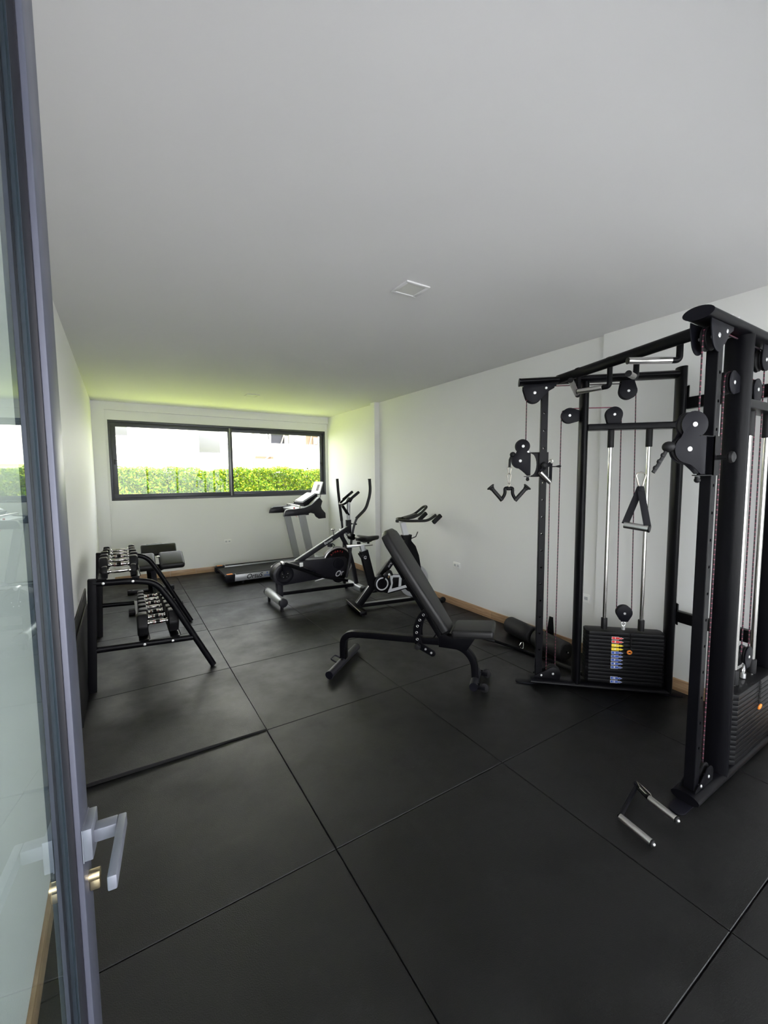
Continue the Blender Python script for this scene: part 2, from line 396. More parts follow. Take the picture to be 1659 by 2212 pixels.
# ---- ceiling lamps
for k, (x, y, lab) in enumerate(((1.553, 2.16, 'small square recessed ceiling lamp over the middle of the gym, unlit'), (1.60, 5.95, 'small square recessed ceiling lamp close to the window, unlit'))):
    t = thing('ceiling_light', lab, 'ceiling light', (x, y, ZC), 0, 'recessed square ceiling lamps')
    f = MB()
    for a in ((-.085, .085, -.085, -.065), (-.085, .085, .065, .085), (-.085, -.065, -.065, .065), (.065, .085, -.065, .065)): f.bx(a[0], a[1], a[2], a[3], -.009, -.0002, .002)
    f.build('frame', 'ceil', t); MB().bx(-.066, .066, -.066, .066, -.005, -.0003).build('diffuser', 'diff', t)
# ---- wall outlets
def outlet(c, nx, lab, cat='outlet'):
    t = thing('wall_outlet', lab, 'outlet', c, math.atan2(nx[1], nx[0]))
    MB().box((.004, 0, 0), (.008, .118, .074), None, .003).build('cover_plate', 'outlet', t)
    for y in (-.026, .026):
        so_ = MB().box((.0083, y, 0), (.002, .034, .030), None, .0008).build('socket', 'lsilver', t)
        for dz in (-.006, .006): MB().box((.0094, y+.003, dz), (.0006, .009, .0022)).build('slot', 'gap', so_)
        MB().cyl((.009, y-.009, 0), (.0097, y-.009, 0), .0024, seg=10).build('slot', 'gap', so_)
outlet((XR, 3.803, .50), (-1, 0), 'white wall outlet on the right wall, behind the raised bench back')
outlet((XR, 2.152, .50), (-1, 0), 'white wall outlet on the right wall, seen through the cable machine')
outlet((1.522, YB, .495), (0, -1), 'white wall outlet under the window, left of the treadmill')
outlet((.33, YB, .495), (0, -1), 'white wall outlet behind the dumbbell rack, low on the window wall')
outlet((XR, 5.36, .50), (-1, 0), 'white wall outlet on the right wall behind the exercise bike')
# ------------------------------------------------------------------ dumbbell rack along the left wall
rk = thing('dumbbell_rack', 'black two-tier dumbbell rack with curved front legs along the left wall', 'rack', (.10, 4.33, 0))
for y in (3.68, 4.985):
    f = MB()
    f.tube([(-.262, y, 0.004), (-.208, y, .845)], .017, .030, shape='b', up=(0, 1, 0)) if False else f.tube([(-.246, y, .004), (-.206, y, .842)], .028, shape='b', r2=.017, up=(0, 1, 0))
    fr = f.build('back_post', 'steel', rk, world=True)
    MB().box((-.206, y, .8445), (.05, .036, .005), (Matrix.Rotation(R(3), 3, 'Y')), .001).build('end_cap', 'plate', fr, world=True)
    f = MB(); f.tube([(-.20, y, .812), (.06, y, .80), (.20, y, .765), (.30, y, .60), (.595, y, .006)], .024, r2=.018, shape='o', up=(0, 1, 0), fillet=.13, seg=16, fseg=10)
    fr = f.build('curved_leg', 'steel', rk, world=True)
    f = MB(); f.tube([(-.235, y, .315), (.445, y, .275)], .023, r2=.017, seg=14, up=(0, 1, 0)); fr2 = f.build('crossbar', 'steel', rk, world=True)
    for (x, z, pr_) in ((-.139, .808, fr), (.048, .800, fr), (.102, .296, fr2), (.297, .284, fr2)):
        b = MB().lathe((x, y-.0165, z), (0, -1, 0), [(0, .0105), (.002, .0105), (.005, .008), (.006, .003)], 12); b.build('bolt', 'zinc', pr_, world=True)
def shelf_rail(x, z, w):
    b = MB(); y0, y1 = 3.70, 4.965; cy = (y0+y1)/2; L = y1-y0
    b.box((x, cy, z), (w, L, .004)); b.box((x-w/2, cy, z+.008), (.003, L, .018), None, .001); b.box((x+w/2, cy, z+.008), (.003, L, .018), None, .001)
    for y in (3.70, 4.965): b.box((x, y, z-.012), (w*.8, .004, .022))
    b.build('shelf_rail', 'steel', rk, world=True)
for x, z in ((-.143, .836), (.068, .828)): shelf_rail(x, z, .062)
for x, z in ((.104, .318), (.322, .306)): shelf_rail(x, z, .074)

def dumbbell(x, y, zb, L, r, hw, label, group, band):
    """x centre, zb height the heads rest on, L handle length, r head half height, hw head width"""
    z = zb+r
    t = thing('dumbbell', label, 'dumbbell', (x, y, zb), 0, group)
    for s in (-1, 1):
        b = MB(); rr = r/math.cos(R(30)); prof = []
        k = 6
        # six-sided head with strongly rounded corners and a tapered outer face
        def sec(f, px):
            pts = []
            for i in range(6):
                a = R(30+60*i); c = Vector((math.cos(a), math.sin(a)))*rr*f
                a0 = R(60*i); a2 = R(60+60*i); m0 = Vector((math.cos(a0), math.sin(a0)))*r*f; m1 = Vector((math.cos(a2), math.sin(a2)))*r*f
                for tt in (0.1, .35, .65, .9):
                    p0 = c.lerp(m0, .42); p1 = c.lerp(m1, .42)
                    q = p0*(1-tt)**2+c*2*tt*(1-tt)+p1*tt*tt; pts.append(q)
            return [b.bm.verts.new((px, q.y, r+q.x)) for q in pts]
        # rotate so a flat lies underneath: x of section is vertical
        x0 = s*L/2
        rings = [sec(f, x0+s*d_) for f, d_ in ((.55, 0), (.9, .001), (.985, .006), (1, .014), (1, hw-.016), (.97, hw-.007), (.86, hw), (.5, hw+.001))]
        for a, c in zip(rings, rings[1:]):
            n = len(a)
            for i in range(n): b.bm.faces.new((a[i], a[(i+1) % n], c[(i+1) % n], c[i]))
        b.bm.faces.new(rings[0]); b.bm.faces.new(rings[-1])
        b.build('head', 'rub', t, smooth=40)
    b = MB(); h = L/2
    b.lathe((-h, 0, r), (1, 0, 0), [(-.004, .019), (.010, .019), (.014, .014), (.022, .0125), (.03, .0135), (h*.6, .0155), (h, .0165), (2*h-h*.6, .0155), (2*h-.03, .0135), (2*h-.022, .0125), (2*h-.014, .014), (2*h-.010, .019), (2*h+.004, .019)], 20)
    hd = b.build('handle', 'chrome', t)
    if band:
        for dx in (-.030, -.024, .024, .030): MB().lathe((dx-.002, 0, r), (1, 0, 0), [(0, .0150), (.0001, .0167), (.0019, .0167), (.002, .015)], 20).build('red_ring', 'dred', hd)
        MB().lathe((-.014, 0, r), (1, 0, 0), [(0, .016), (.0002, .0170), (.0278, .0170), (.028, .016)], 20).build('dark_band', 'iron', hd)
up = [(3.725, .043, .034, .150, 0), (3.90, .063, .058, .140, 1), (4.11, .060, .058, .150, 0), (4.335, .056, .055, .152, 1), (4.56, .050, .05, .150, 0), (4.78, .045, .05, .152, 0)]
ul = ['smallest-headed dumbbell, nearest on the top tier of the rack', 'second dumbbell from the front on the top tier, tall head and red-marked grip',
      'third dumbbell from the front on the top tier, plain grip', 'fourth dumbbell from the front on the top tier, behind the plain-gripped one',
      'fifth dumbbell from the front on the top tier, last but one', 'farthest dumbbell on the top tier, closest to the window wall']
for (y, r_, hw, L, bd), lb in zip(up, ul):
    dumbbell(-.035+random.uniform(-.003, .003), y, .838, L, r_, hw, lb, 'rubber dumbbells on the top tier', bd)
lo = [(3.835, .090, .075, .145, 1), (4.025, .082, .07, .13, 1), (4.20, .078, .066, .13, 1), (4.37, .073, .064, .13, 0), (4.53, .070, .06, .13, 1), (4.685, .066, .058, .125, 0), (4.835, .064, .056, .12, 1)]
ll = ['largest dumbbell, nearest on the lower tier of the rack', 'second dumbbell from the front on the lower tier', 'third dumbbell from the front on the lower tier',
      'middle dumbbell of the seven on the lower tier, plain chrome grip', 'fifth dumbbell from the front on the lower tier', 'last but one dumbbell on the lower tier', 'farthest dumbbell on the lower tier, near the rack\'s far leg']
for (y, r_, hw, L, bd), lb in zip(lo, ll):
    dumbbell(.212+random.uniform(-.004, .004), y, .318, L, r_, hw, lb, 'rubber dumbbells on the lower tier', bd)

# rubber sheets leaning on the left wall behind the rack
for k, (y0, y1, h, x0, lab) in enumerate(((3.16, 4.15, .56, .012, 'thick black rubber sheet leaning on the left wall, in front of the other'), (3.34, 4.36, .64, .0, 'taller black rubber sheet against the left wall behind the rack post'))):
    b = MB(); bw = XL+.0125+(.0 if k else .001)
    lean = .006
    b.prism([(0, 0), (y1-y0, 0), (y1-y0, h), (0, h)], (XL+(.0165 if k == 0 else .0)+.0125+lean*.0, y0, .002), (0, 1, 0), (-lean, 0, h), .010, .002)
    tag(b.build('rubber_sheet', 'rub', None), lab, 'rubber sheet', 'rubber sheets leaning on the wall')

# ------------------------------------------------------------------ hyperextension bench beyond the rack
hb = thing('back_extension_bench', 'black back extension bench with padded hip rests behind the dumbbell rack', 'bench', (.31, 6.1, 0))
for y in (5.60, 6.60):
    b = MB(); b.box((.30, y, .035), (.50, .07, .05), None, .012); o = b.build('foot_bar', 'steel2', hb, world=True)
    for x in (.045, .555):
        MB().cyl((x-.03, y, .036), (x+.03, y, .036), .040, seg=8, bev=.006).build('rubber_foot', 'rub', o, world=True)
b = MB(); b.tube([(.30, 5.60, .055), (.30, 6.60, .055)], .035, r2=.025, shape='b', up=(0, 0, 1)); b.build('base_beam', 'steel', hb, world=True)
b = MB(); b.tube([(.30, 6.50, .06), (.27, 6.05, .46)], .065, r2=.04, shape='b', up=(1, 0, 0)); b.build('support_post', 'steel', hb, world=True)
b = MB(); b.tube([(.32, 5.68, .06), (.31, 5.95, .30), (.305, 6.02, .45)], .022, r2=.03, shape='b', up=(1, 0, 0)); b.build('height_strut', 'steel2', hb, world=True)
b = MB(); b.prism([(-.20, 0), (.20, 0), (.23, .05), (.16, .11), (.06, -.07), (-.06, -.07), (-.16, .05)], (.315, 6.03, .46), (1, 0, 0), (0, 0, 1), .06, .006); b.build('pad_bracket', 'plate', hb, world=True)
rx = Matrix.Rotation(R(28), 3, 'X')
for x in (.215, .515):
    b = MB(); b.box((x, 5.98, .535), (.235 if x < .3 else .285, .30, .085), rx, .036, 4); b.build('hip_pad', 'vinyl', hb, world=True)
b = MB(); b.box((.40, 6.34, .625), (.42, .17, .045), Matrix.Rotation(R(52), 3, 'X'), .02, 3); b.build('arm_pad', 'vinyl', hb, world=True)
MB().sph((.36, 5.92, .60), .022, (1, 1, .6)).build('adjustment_knob', 'chrome', hb, world=True)
b = MB(); b.box((.36, 6.50, .672), (.2, .08, .03), None, .014, 3); b.build('head_pad', 'vinyl', hb, world=True)
# ------------------------------------------------------------------ cable crossover machine: two towers joined at the back and by a pull-up bar
cm = thing('cable_machine', 'large black twin-stack cable machine with pull-up bar on the right side of the gym', 'gym machine', (2.85, 1.3, 0))
TOWERS = [((2.625, 2.005, 0), R(-44), 1), ((2.275, .85, 0), R(0), -1)]
def disc_poly(c1, r1, extra): pass
def pulley(b, c, r, w=.024):       # grooved wheel, axle along v (local y)
    b.lathe((c[0], c[1]-w/2, c[2]), (0, 1, 0), [(0, r*.55), (0, r), (w*.18, r), (w*.42, r*.86), (w*.58, r*.86), (w*.82, r), (w, r), (w, r*.55)], 28)
def cheek(c, r, foot, y, th=.004):  # side plate: disc that runs out into a foot polygon; local x,z plane
    return y
def hull(pts):
    pts = sorted(set(pts)); 
    def half(p):
        h = []
        for q in p:
            while len(h) > 1 and (h[-1][0]-h[-2][0])*(q[1]-h[-2][1])-(h[-1][1]-h[-2][1])*(q[0]-h[-2][0]) <= 0: h.pop()
            h.append(q)
        return h[:-1]
    return half(pts)+half(pts[::-1])
def circ(cx, cz, r, n=28): return [(round(cx+r*math.cos(2*PI*i/n), 5), round(cz+r*math.sin(2*PI*i/n), 5)) for i in range(n)]
def axle(b, c, y0, y1, r=.011):
    b.cyl((c[0], y0, c[1]), (c[0], y1, c[1]), r*.6, seg=12)
    for y, s in ((y0, -1), (y1, 1)): b.lathe((c[0], y, c[1]), (0, s, 0), [(0, r), (.002, r), (.0035, r*.75), (.0035, r*.4), (.002, r*.4)], 16)

def tower(k):
    loc, rz, sg = TOWERS[k]
    tw = bpy.data.objects.new('tower_frame', None)
    # parts live straight under the machine; this empty only carries the tower's placement as their matrix
    X = Matrix.Translation(loc) @ Matrix.Rotation(rz, 4, 'Z')
    INV = wm(cm).inverted() @ X
    def part(b, name, m, parent=None, smooth=30):
        b.bm.transform(INV if True else X); return b.build(name, m, parent or cm, smooth=smooth)
    # base beam and feet
    base = part(MB().tube([(-.06, 0, .030), (.87, 0, .030)], .06, r2=.026, seg=24, up=(0, 0, 1)), 'base_beam', 'steel')
    for u0, u1 in ((-.165, -.02), (.83, .985)):
        pr_ = [(p[0], p[1]) for p in hull(circ(u0+.035, 0, .035)+circ(u1-.035, 0, .035))]
        part(MB().prism(pr_, (0, 0, .0045), (1, 0, 0), (0, 1, 0), .007, .001), 'foot_plate', 'plate', base)
    # uprights: flat oval tubes
    for u, zt in ((.266, 2.222), (.873, 2.292)):
        part(MB().tube([(u, 0, .03), (u, 0, zt)], .030, r2=.058, seg=28, up=(0, 1, 0)), 'upright', 'steel')
    # column with adjustment holes (real through holes)
    hs = .024; z0, z1 = .058, 2.17
    o = MB().bx(-hs, hs, -hs, hs, z0, z1, .004).build('adjustment_column', 'steel', None)
    cut = MB()
    for i in range(15): cut.cyl((0, -.06, .27+.125*i), (0, .06, .27+.125*i), .0075, seg=14)
    # union of cutters: holes first, then the hollow
    c = cut.build('cutter', 'steel', None)
    c2 = MB().bx(-hs+.003, hs-.003, -hs+.003, hs-.003, z0-.01, z1+.01).build('cutter', 'steel', None)
    for cc in (c2, c):
        md = o.modifiers.new('b', 'BOOLEAN'); md.operation = 'DIFFERENCE'; md.object = cc; md.solver = 'EXACT'
    dg = bpy.context.evaluated_depsgraph_get(); me = bpy.data.meshes.new_from_object(o.evaluated_get(dg)); o.modifiers.clear()
    o.parent = cm; o.data = me; bpy.data.objects.remove(c); bpy.data.objects.remove(c2); me.transform(INV); me.polygons.foreach_set('use_smooth', [False]*len(me.polygons))
    # top beam
    b = MB(); b.tube([(-.175, 0, 2.247), (.845, 0, 2.247)], .058, r2=.0265, seg=28, up=(0, 0, 1))
    top = part(b, 'top_beam', 'steel')
    part(MB().tube([(-.178, 0, 2.247), (-.172, 0, 2.247)], .0595, r2=.028, seg=28, up=(0, 0, 1)), 'end_cap', 'plate', top)
    for u in (.10, .165):
        part(MB().cyl((u, -.02, 2.268), (u, -.02, 2.287), .0095, seg=6).cyl((u, -.02, 2.268), (u, -.02, 2.2745), .0135), 'bolt', 'zinc', top)
    # mid beam
    part(MB().tube([(.29, 0, 1.908), (.845, 0, 1.908)], .050, r2=.021, shape='b', up=(0, 0, 1)), 'mid_beam', 'steel')
    # front pulley housing under the top beam
    poly = [(-.150, 2.222), (.075, 2.222), (.072, 2.205), (.035, 2.185), (.02, 2.165), (-.01, 2.135)]+[(p[0], p[1]) for p in arc(-.075, 2.155, .060, -20, -165, 10)]+[(-.150, 2.195)]
    for y in (-.038, .038):
        hp = part(MB().prism(poly, (0, y, 0), (1, 0, 0), (0, 0, 1), .005, .001), 'pulley_housing', 'plate')
    b = MB(); axle(b, (-.072, 2.163), -.0405, .0405); axle(b, (.005, 2.192), -.0405, .0405, .009); part(b, 'axle_bolt', 'zinc', hp)
    b = MB(); pulley(b, (-.072, 0, 2.158), .052); part(b, 'pulley', 'rub', hp)
    b = MB(); pulley(b, (-.02, 0, 2.20), .02, .03); part(b, 'pulley', 'rub', hp)
    # pulleys on the frame: (centre u,z,radius), mount polygon points
    for (u, z, r, foot) in ((.170, 1.996, .054, [(.235, 2.030), (.235, 1.957)]), (.462, 1.993, .054, [(.425, 1.925), (.50, 1.925)]), (.545, 2.150, .056, [(.50, 2.222), (.58, 2.222)])):
        pl = hull(circ(u, z, r)+foot)
        for y in (-.020, .020): h = part(MB().prism(pl, (0, y, 0), (1, 0, 0), (0, 0, 1), .004, .0008), 'pulley_guard', 'plate')
        b = MB(); axle(b, (u, z), -.022, .022, .0095); part(b, 'axle_bolt', 'zinc', h)
        b = MB(); pulley(b, (u, 0, z), r-.003); part(b, 'pulley', 'rub', h)
    # base pulley
    pl = [(-.035, .058), (-.03, .07), (.06, .122)]+arc(.105, .095, .050, 130, -10, 8)+[(.15, .058)]
    for y in (-.032, .032): h = part(MB().prism(pl, (0, y, 0), (1, 0, 0), (0, 0, 1), .005, .001), 'pulley_guard', 'steel')
    b = MB(); axle(b, (.10, .095), -.0345, .0345, .008); axle(b, (.018, .078), -.0345, .0345, .008); part(b, 'axle_bolt', 'zinc', h)
    b = MB(); pulley(b, (.105, 0, .102), .048, .03); part(b, 'pulley', 'rub', h)
    # guide rods, sleeves, stack
    for u in (.449, .693):
        rod = part(MB().cyl((u, 0, .05), (u, 0, 1.90), .0125, seg=24), 'guide_rod', 'chrome')
        part(MB().cyl((u, 0, 1.765), (u, 0, 1.888), .021, bev=.003), 'rubber_sleeve', 'rub', rod)
        part(MB().cyl((u, 0, .455), (u, 0, .535), .021, bev=.003), 'rubber_sleeve', 'rub', rod)
        part(MB().cyl((u+.045, 0, .05), (u+.045, 0, .073), .024, bev=.003), 'rubber_bumper', 'rub', rod)
    st = None; pitch = .0268; zb = .074
    for i in range(14):
        z = zb+pitch*i; ch = .018
        pl = [(.318, -.060+ch), (.318+ch, -.060), (.838-ch, -.060), (.838, -.060+ch), (.838, .060-ch), (.838-ch, .060), (.318+ch, .060), (.318, .060-ch)]
        b = MB().prism(pl, (0, 0, z+.0128+(.0015 if i == 13 else 0)), (1, 0, 0), (0, 1, 0), .0256 if i < 13 else .029, .003)
        if st is None:
            st = part(b, 'weight_stack', 'iron')
        else: part(b, 'weight_plate', 'iron', st)
    if k == 0:
        nums = ['13', '12', None, None, '9', '8', '7', '6', '5', '4', '3', '2', '1']
        RT = INV.to_3x3(); ax = RT @ Vector((1, 0, 0)); az = Vector((0, 0, 1))
        for i, s in enumerate(nums):
            if not s: continue
            z = zb+pitch*i+.0135; colr = 'red' if i >= 11 else 'yellow' if i >= 9 else 'blue'
            x0 = .487; h = .0085
            arrow = lambda g: [(x0-g, -h-g), (x0+.045, -h-g), (x0+.052, -.003-g), (x0+.056, -.003-g), (x0+.056, -h*.85-g), (x0+.075+g*1.5, 0), (x0+.056, h*.85+g), (x0+.056, .003+g), (x0+.052, .003+g), (x0+.045, h+g), (x0-g, h+g)]
            edge = part(MB().prism(arrow(.0016), (0, -.0603, z), (1, 0, 0), (0, 0, 1), .0005), 'number_label', 'white' if colr != 'yellow' else 'yellow', st, smooth=0)
            part(MB().prism(arrow(-.0004), (0, -.0607, z), (1, 0, 0), (0, 0, 1), .0004), 'label_face', colr, st, smooth=0)
            text(s, .0175, 'white', st, INV @ Vector((x0+.022, -.0611, z)), ax, az, 'label_number', .0002, bold=.0006)
    # selector pin with coiled cord
    b = MB(); b.ring((.600, -.072, .316), (0, 1, .25), .0125, .0055, 24, 10); pin = part(b, 'selector_pin', 'orange', st)
    pts = [(.610+.004*math.cos(i*1.3), -.066+.004*math.sin(i*1.3), .455-.125*i/70) for i in range(71)]
    part(MB().tube(pts, .0022, seg=6), 'coiled_cord', 'rub', st)
    # stack pulley block
    h = None
    for y in (-.018, .018): h = part(MB().prism(hull(circ(.577, .585, .052)+[(.555, .52), (.60, .52)]), (0, y, 0), (1, 0, 0), (0, 0, 1), .004, .0008), 'lifting_pulley', 'plate')
    b = MB(); axle(b, (.577, .580), -.020, .020, .0085); b.ring((.577, 0, .497), (0, 1, 0), .014, .0035); b.cyl((.577, 0, .505), (.577, 0, .53), .006); b.cyl((.577, 0, .455), (.577, 0, .48), .012); part(b, 'shackle', 'zinc', h)
    b = MB(); pulley(b, (.577, 0, .585), .05); part(b, 'pulley', 'rub', h)
    # cables
    c = .0035
    part(MB().tube([(.118, 0, .10), (.118, 0, 1.99), (.125, 0, 2.03), (.17, 0, 2.047), (.46, 0, 2.044), (.50, 0, 2.03), (.512, 0, 1.99), (.528, 0, .60)], c, seg=8), 'cable', 'cord')
    part(MB().tube([(.627, 0, .60), (.598, 0, 2.15), (.585, 0, 2.185), (.545, 0, 2.203), (.0, 0, 2.212), (-.072, 0, 2.209), (-.112, 0, 2.19), (-.122, 0, 2.15), (-.122, 0, 1.79)], c, seg=8), 'cable', 'cord')
    part(MB().tube([(.056, 0, .10), (.050, 0, 1.60)], c, seg=8), 'cable', 'cord')
    # rear joining plates
    for z in (2.09, .60):
        pb = part(MB().box((.9055, 0, z), (.008, .085, .15), None, .002), 'joint_plate', 'steel')
        for dz in (-.058, .058): part(MB().lathe((.9095, -.015, z+dz), (1, 0, 0), [(0, .012), (.003, .012), (.006, .009)], 14), 'bolt', 'zinc', pb)
    # carriage
    car = MB(); car.bx(-.032, .032, -.032, -.027, 1.565, 1.74); car.bx(-.032, .032, .027, .032, 1.565, 1.74); car.bx(.027, .032, -.032, .032, 1.565, 1.74); car.bx(-.032, -.027, -.032, .032, 1.565, 1.74)
    poly = [(-.030, 1.742)]+[(-.082, 1.742), (-.082, 1.732)]+[(-.045-.04*abs(math.cos(R(a)))**1.0*0-.037*(1-math.sin(R(a))), 1.653+.079*math.cos(R(a))) for a in range(0, 181, 15)]+[(-.082, 1.572), (-.082, 1.563), (-.030, 1.563)]
    car.prism(poly, (0, 0, 0), (1, 0, 0), (0, 0, 1), .006)
    for z in (1.738, 1.566): car.prism(hull([(-.03, .03), (-.03, -.03)]+[(p[0], p[1]) for p in circ(-.115, 0, .017)]), (0, 0, z), (1, 0, 0), (0, 1, 0), .005, .001)
    cr = part(car, 'carriage', 'steel')
    b = MB(); b.cyl((0, -.032, 1.645), (0, -.075, 1.645), .011); b.lathe((0, -.070, 1.645), (0, -1, 0), [(0, .012), (.004, .021), (.012, .026), (.022, .023), (.028, .012)], 20 if k else 8); part(b, 'pop_pin', 'rub', cr)
    b = MB(); b.cyl((-.105, 0, 1.545), (-.105, 0, 1.562), .010); b.sph((-.105, 0, 1.545), .0125); part(b, 'pivot_bolt', 'rub', cr)
    b = MB(); b.cyl((-.105, 0, 1.74), (-.105, 0, 1.752), .010, seg=6); part(b, 'pivot_nut', 'zinc', cr)
    # swivelling pulley block (turned about the pivot on the second tower)
    SW = Matrix.Translation((-.105, 0, 0)) @ Matrix.Rotation(R(-32 if k else 0), 4, 'Z') @ Matrix.Translation((.105, 0, 0))
    def sw(b, name, m, parent=None): b.bm.transform(SW); return part(b, name, m, parent)
    o_ = .0
    up_, lo_ = (-.142, 1.787), (-.160, 1.681)
    poly = arc(up_[0], up_[1], .058 if k else .048, -60, 215, 20) + arc(lo_[0], lo_[1], .064 if k else .056, 128, 262, 12)+[(-.150, 1.612), (-.125, 1.59), (-.108, 1.572), (-.088, 1.572), (-.088, 1.735)]
    for y in (-.019, .019): h = sw(MB().prism(poly, (0, y, 0), (1, 0, 0), (0, 0, 1), .004, .0008), 'swivel_plate', 'plate')
    b = MB(); axle(b, up_, -.021, .021, .0105); axle(b, lo_, -.021, .021, .0105); sw(b, 'axle_bolt', 'white', h)
    b = MB(); pulley(b, (up_[0]-.004, 0, up_[1]), .052); sw(b, 'pulley', 'rub', h)
    b = MB(); pulley(b, (lo_[0]-.006, 0, lo_[1]), .056); sw(b, 'pulley', 'rub', h)
    bx_, bz_ = (-.238, 1.692) if k else (-.212, 1.728)
    b = MB(); b.sph((bx_, 0, bz_), .026 if k else .022, (1, 1, .92), 20); sw(b, 'rubber_stop_ball', 'rub', h)
    b = MB()
    if k: b.tube([(-.248, 0, 1.675), (-.258, 0, 1.655), (-.283, 0, 1.61), (-.302, 0, 1.580)], .009, r2=.006, seg=8, up=(0, 1, 0))
    else: b.tube([(-.222, 0, 1.715), (-.232, 0, 1.69), (-.234, 0, 1.635)], .009, r2=.006, seg=8, up=(0, 1, 0))
    if k:
        for i in range(3): b.sph((-.262-.016*i, 0, 1.655-.028*i), .010, (1, .8, 1.2), 10)
    sw(b, 'cable_end', 'rub', h)
    return X, SW
XA, SA = tower(0); XB, SB = tower(1)
# rear connecting beams
ra, rb = XA @ Vector((.905, 0, 0)), XB @ Vector((.905, 0, 0))
ra = XA @ Vector((.915, -.0, 0)); rb = XB @ Vector((.915, .0, 0))
for z in (2.05, .585):
    a = Vector((ra.x-.012, ra.y, z)); b_ = Vector((rb.x, rb.y, z)); MBt = MB().tube([a, b_], .024, r2=.038, shape='b', up=(0, 0, 1)); MBt.build('rear_beam', 'steel', cm, world=True)
# pull-up bar with four grips
p0, p1 = XA @ Vector((.085, 0, 2.252)), XB @ Vector((.085, 0, 2.252))
p0.z = p1.z = 2.252
pb = MB().tube([p0, p1], .022, r2=.032, seg=20, up=(0, 0, 1)).build('pull_up_bar', 'steel', cm, world=True)
def on_bar(s): return Vector((2.69, 1.95, 2.252)).lerp(Vector((2.385, .85, 2.252)), s/1.141)
BDIR = (p1-p0).normalized(); FR = Vector((-.931, .365, 0)) if False else Vector((BDIR.y, -BDIR.x, 0)).normalized()
for s, zb, end, short in ((.211, 2.100, (2.43, 1.665, 2.165), 1), (.474, 2.112, (2.545, 1.69, 2.112), 0), (.663, 2.122, (2.383, 1.283, 2.122), 0), (.920, 2.150, (2.225, 1.203, 2.150), 0)):
    q = on_bar(s); low = Vector((q.x, q.y, zb)); e = Vector(end)
    dv = (e-low).normalized(); k = low+dv*.045
    a = MB().tube([(q.x, q.y, 2.24), low, k], .0155, seg=14, fillet=.05, fseg=8)
    ar = a.build('grip_arm', 'steel', pb, world=True)
    MB().cyl(k-dv*.004, e, .0165, seg=24, bev=.002).build('grip', 'brushed', ar, world=True)
    MB().cyl(e, e+dv*.004, .0175, bev=.001).build('grip_cap', 'rub', ar, world=True)
    MB().box((q.x, q.y, 2.262), (.045, .045, .05), Matrix.Rotation(math.atan2(BDIR.y, BDIR.x), 3, 'Z'), .012).build('clamp', 'steel', ar, world=True)

# ---- attachments clipped to the cables
def snap_hook(b, top, h, w, t=.0032, side=(1, 0, 0)):
    top = Vector(top); sd = Vector(side).normalized(); up = Vector((0, 0, 1))
    pts = []
    for (a, z) in ((0, 0), (.5, -.08), (.62, -.22), (.45, -.5), (.3, -.8), (.22, -.93), (0, -1), (-.22, -.93), (-.3, -.8), (-.45, -.5), (-.62, -.22), (-.5, -.08)):
        pts.append(top+sd*(a*w)+up*(z*h))
    return b.tube(pts, t, seg=8, closed=True)
LA = R(136)
la = lambda s, z, o=0: Vector((2.625+s*math.cos(LA)-o*math.sin(LA), 2.005+s*math.sin(LA)+o*math.cos(LA), z))
sdA = (math.cos(LA), math.sin(LA), 0)
pd = thing('triceps_press_bar', 'black V-shaped press-down bar with flared ends hanging from the far cable', 'cable attachment', tuple(la(.236, 1.517)))
b = MB(); snap_hook(b, la(.234, 1.640), .056, .022, .0034, sdA); snap_hook(b, la(.236, 1.590), .075, .022, .0034, sdA); b.ring(la(.237, 1.508), (math.sin(LA), -math.cos(LA), 0), .010, .0035)
b.cyl(la(.237, 1.50), la(.237, 1.482), .006); b.build('snap_hook', 'hook', pd, world=True)
c0 = la(.237, 1.482)
MB().box(tuple(c0+Vector((0, 0, -.004))), (.034, .024, .026), Matrix.Rotation(LA, 3, 'Z'), .005).build('hub', 'steel', pd, world=True)
for s in (-1, 1):
    b = MB(); b.tube([c0+Vector(sdA)*s*.004, c0+Vector(sdA)*s*.028, c0+Vector(sdA)*s*.026+Vector((0, 0, -.045)), c0+Vector(sdA)*s*.052+Vector((0, 0, -.088))], .012, seg=14, fillet=.02, fseg=5)
    ar = b.build('arm', 'steel', pd, world=True)
    g0 = c0+Vector(sdA)*s*.050+Vector((0, 0, -.088)); g1 = c0+Vector(sdA)*s*.128+Vector((0, 0, .004)); gd = (g1-g0).normalized(); L = (g1-g0).length
    MB().lathe(g0-gd*.008, gd, [(0, .012), (.004, .016), (.015, .0145), (L-.01, .0145), (L-.004, .019), (L+.002, .019), (L+.010, .030), (L+.016, .031), (L+.020, .025)], 20).build('handle_grip', 'foam', ar, world=True)
    MB().cyl(c0+Vector(sdA)*s*.026+Vector((.012, -.02, -.014))*1, c0+Vector(sdA)*s*.026+Vector((.0, 0, -.014)), .005).build('pivot_bolt', 'zinc', ar, world=True)
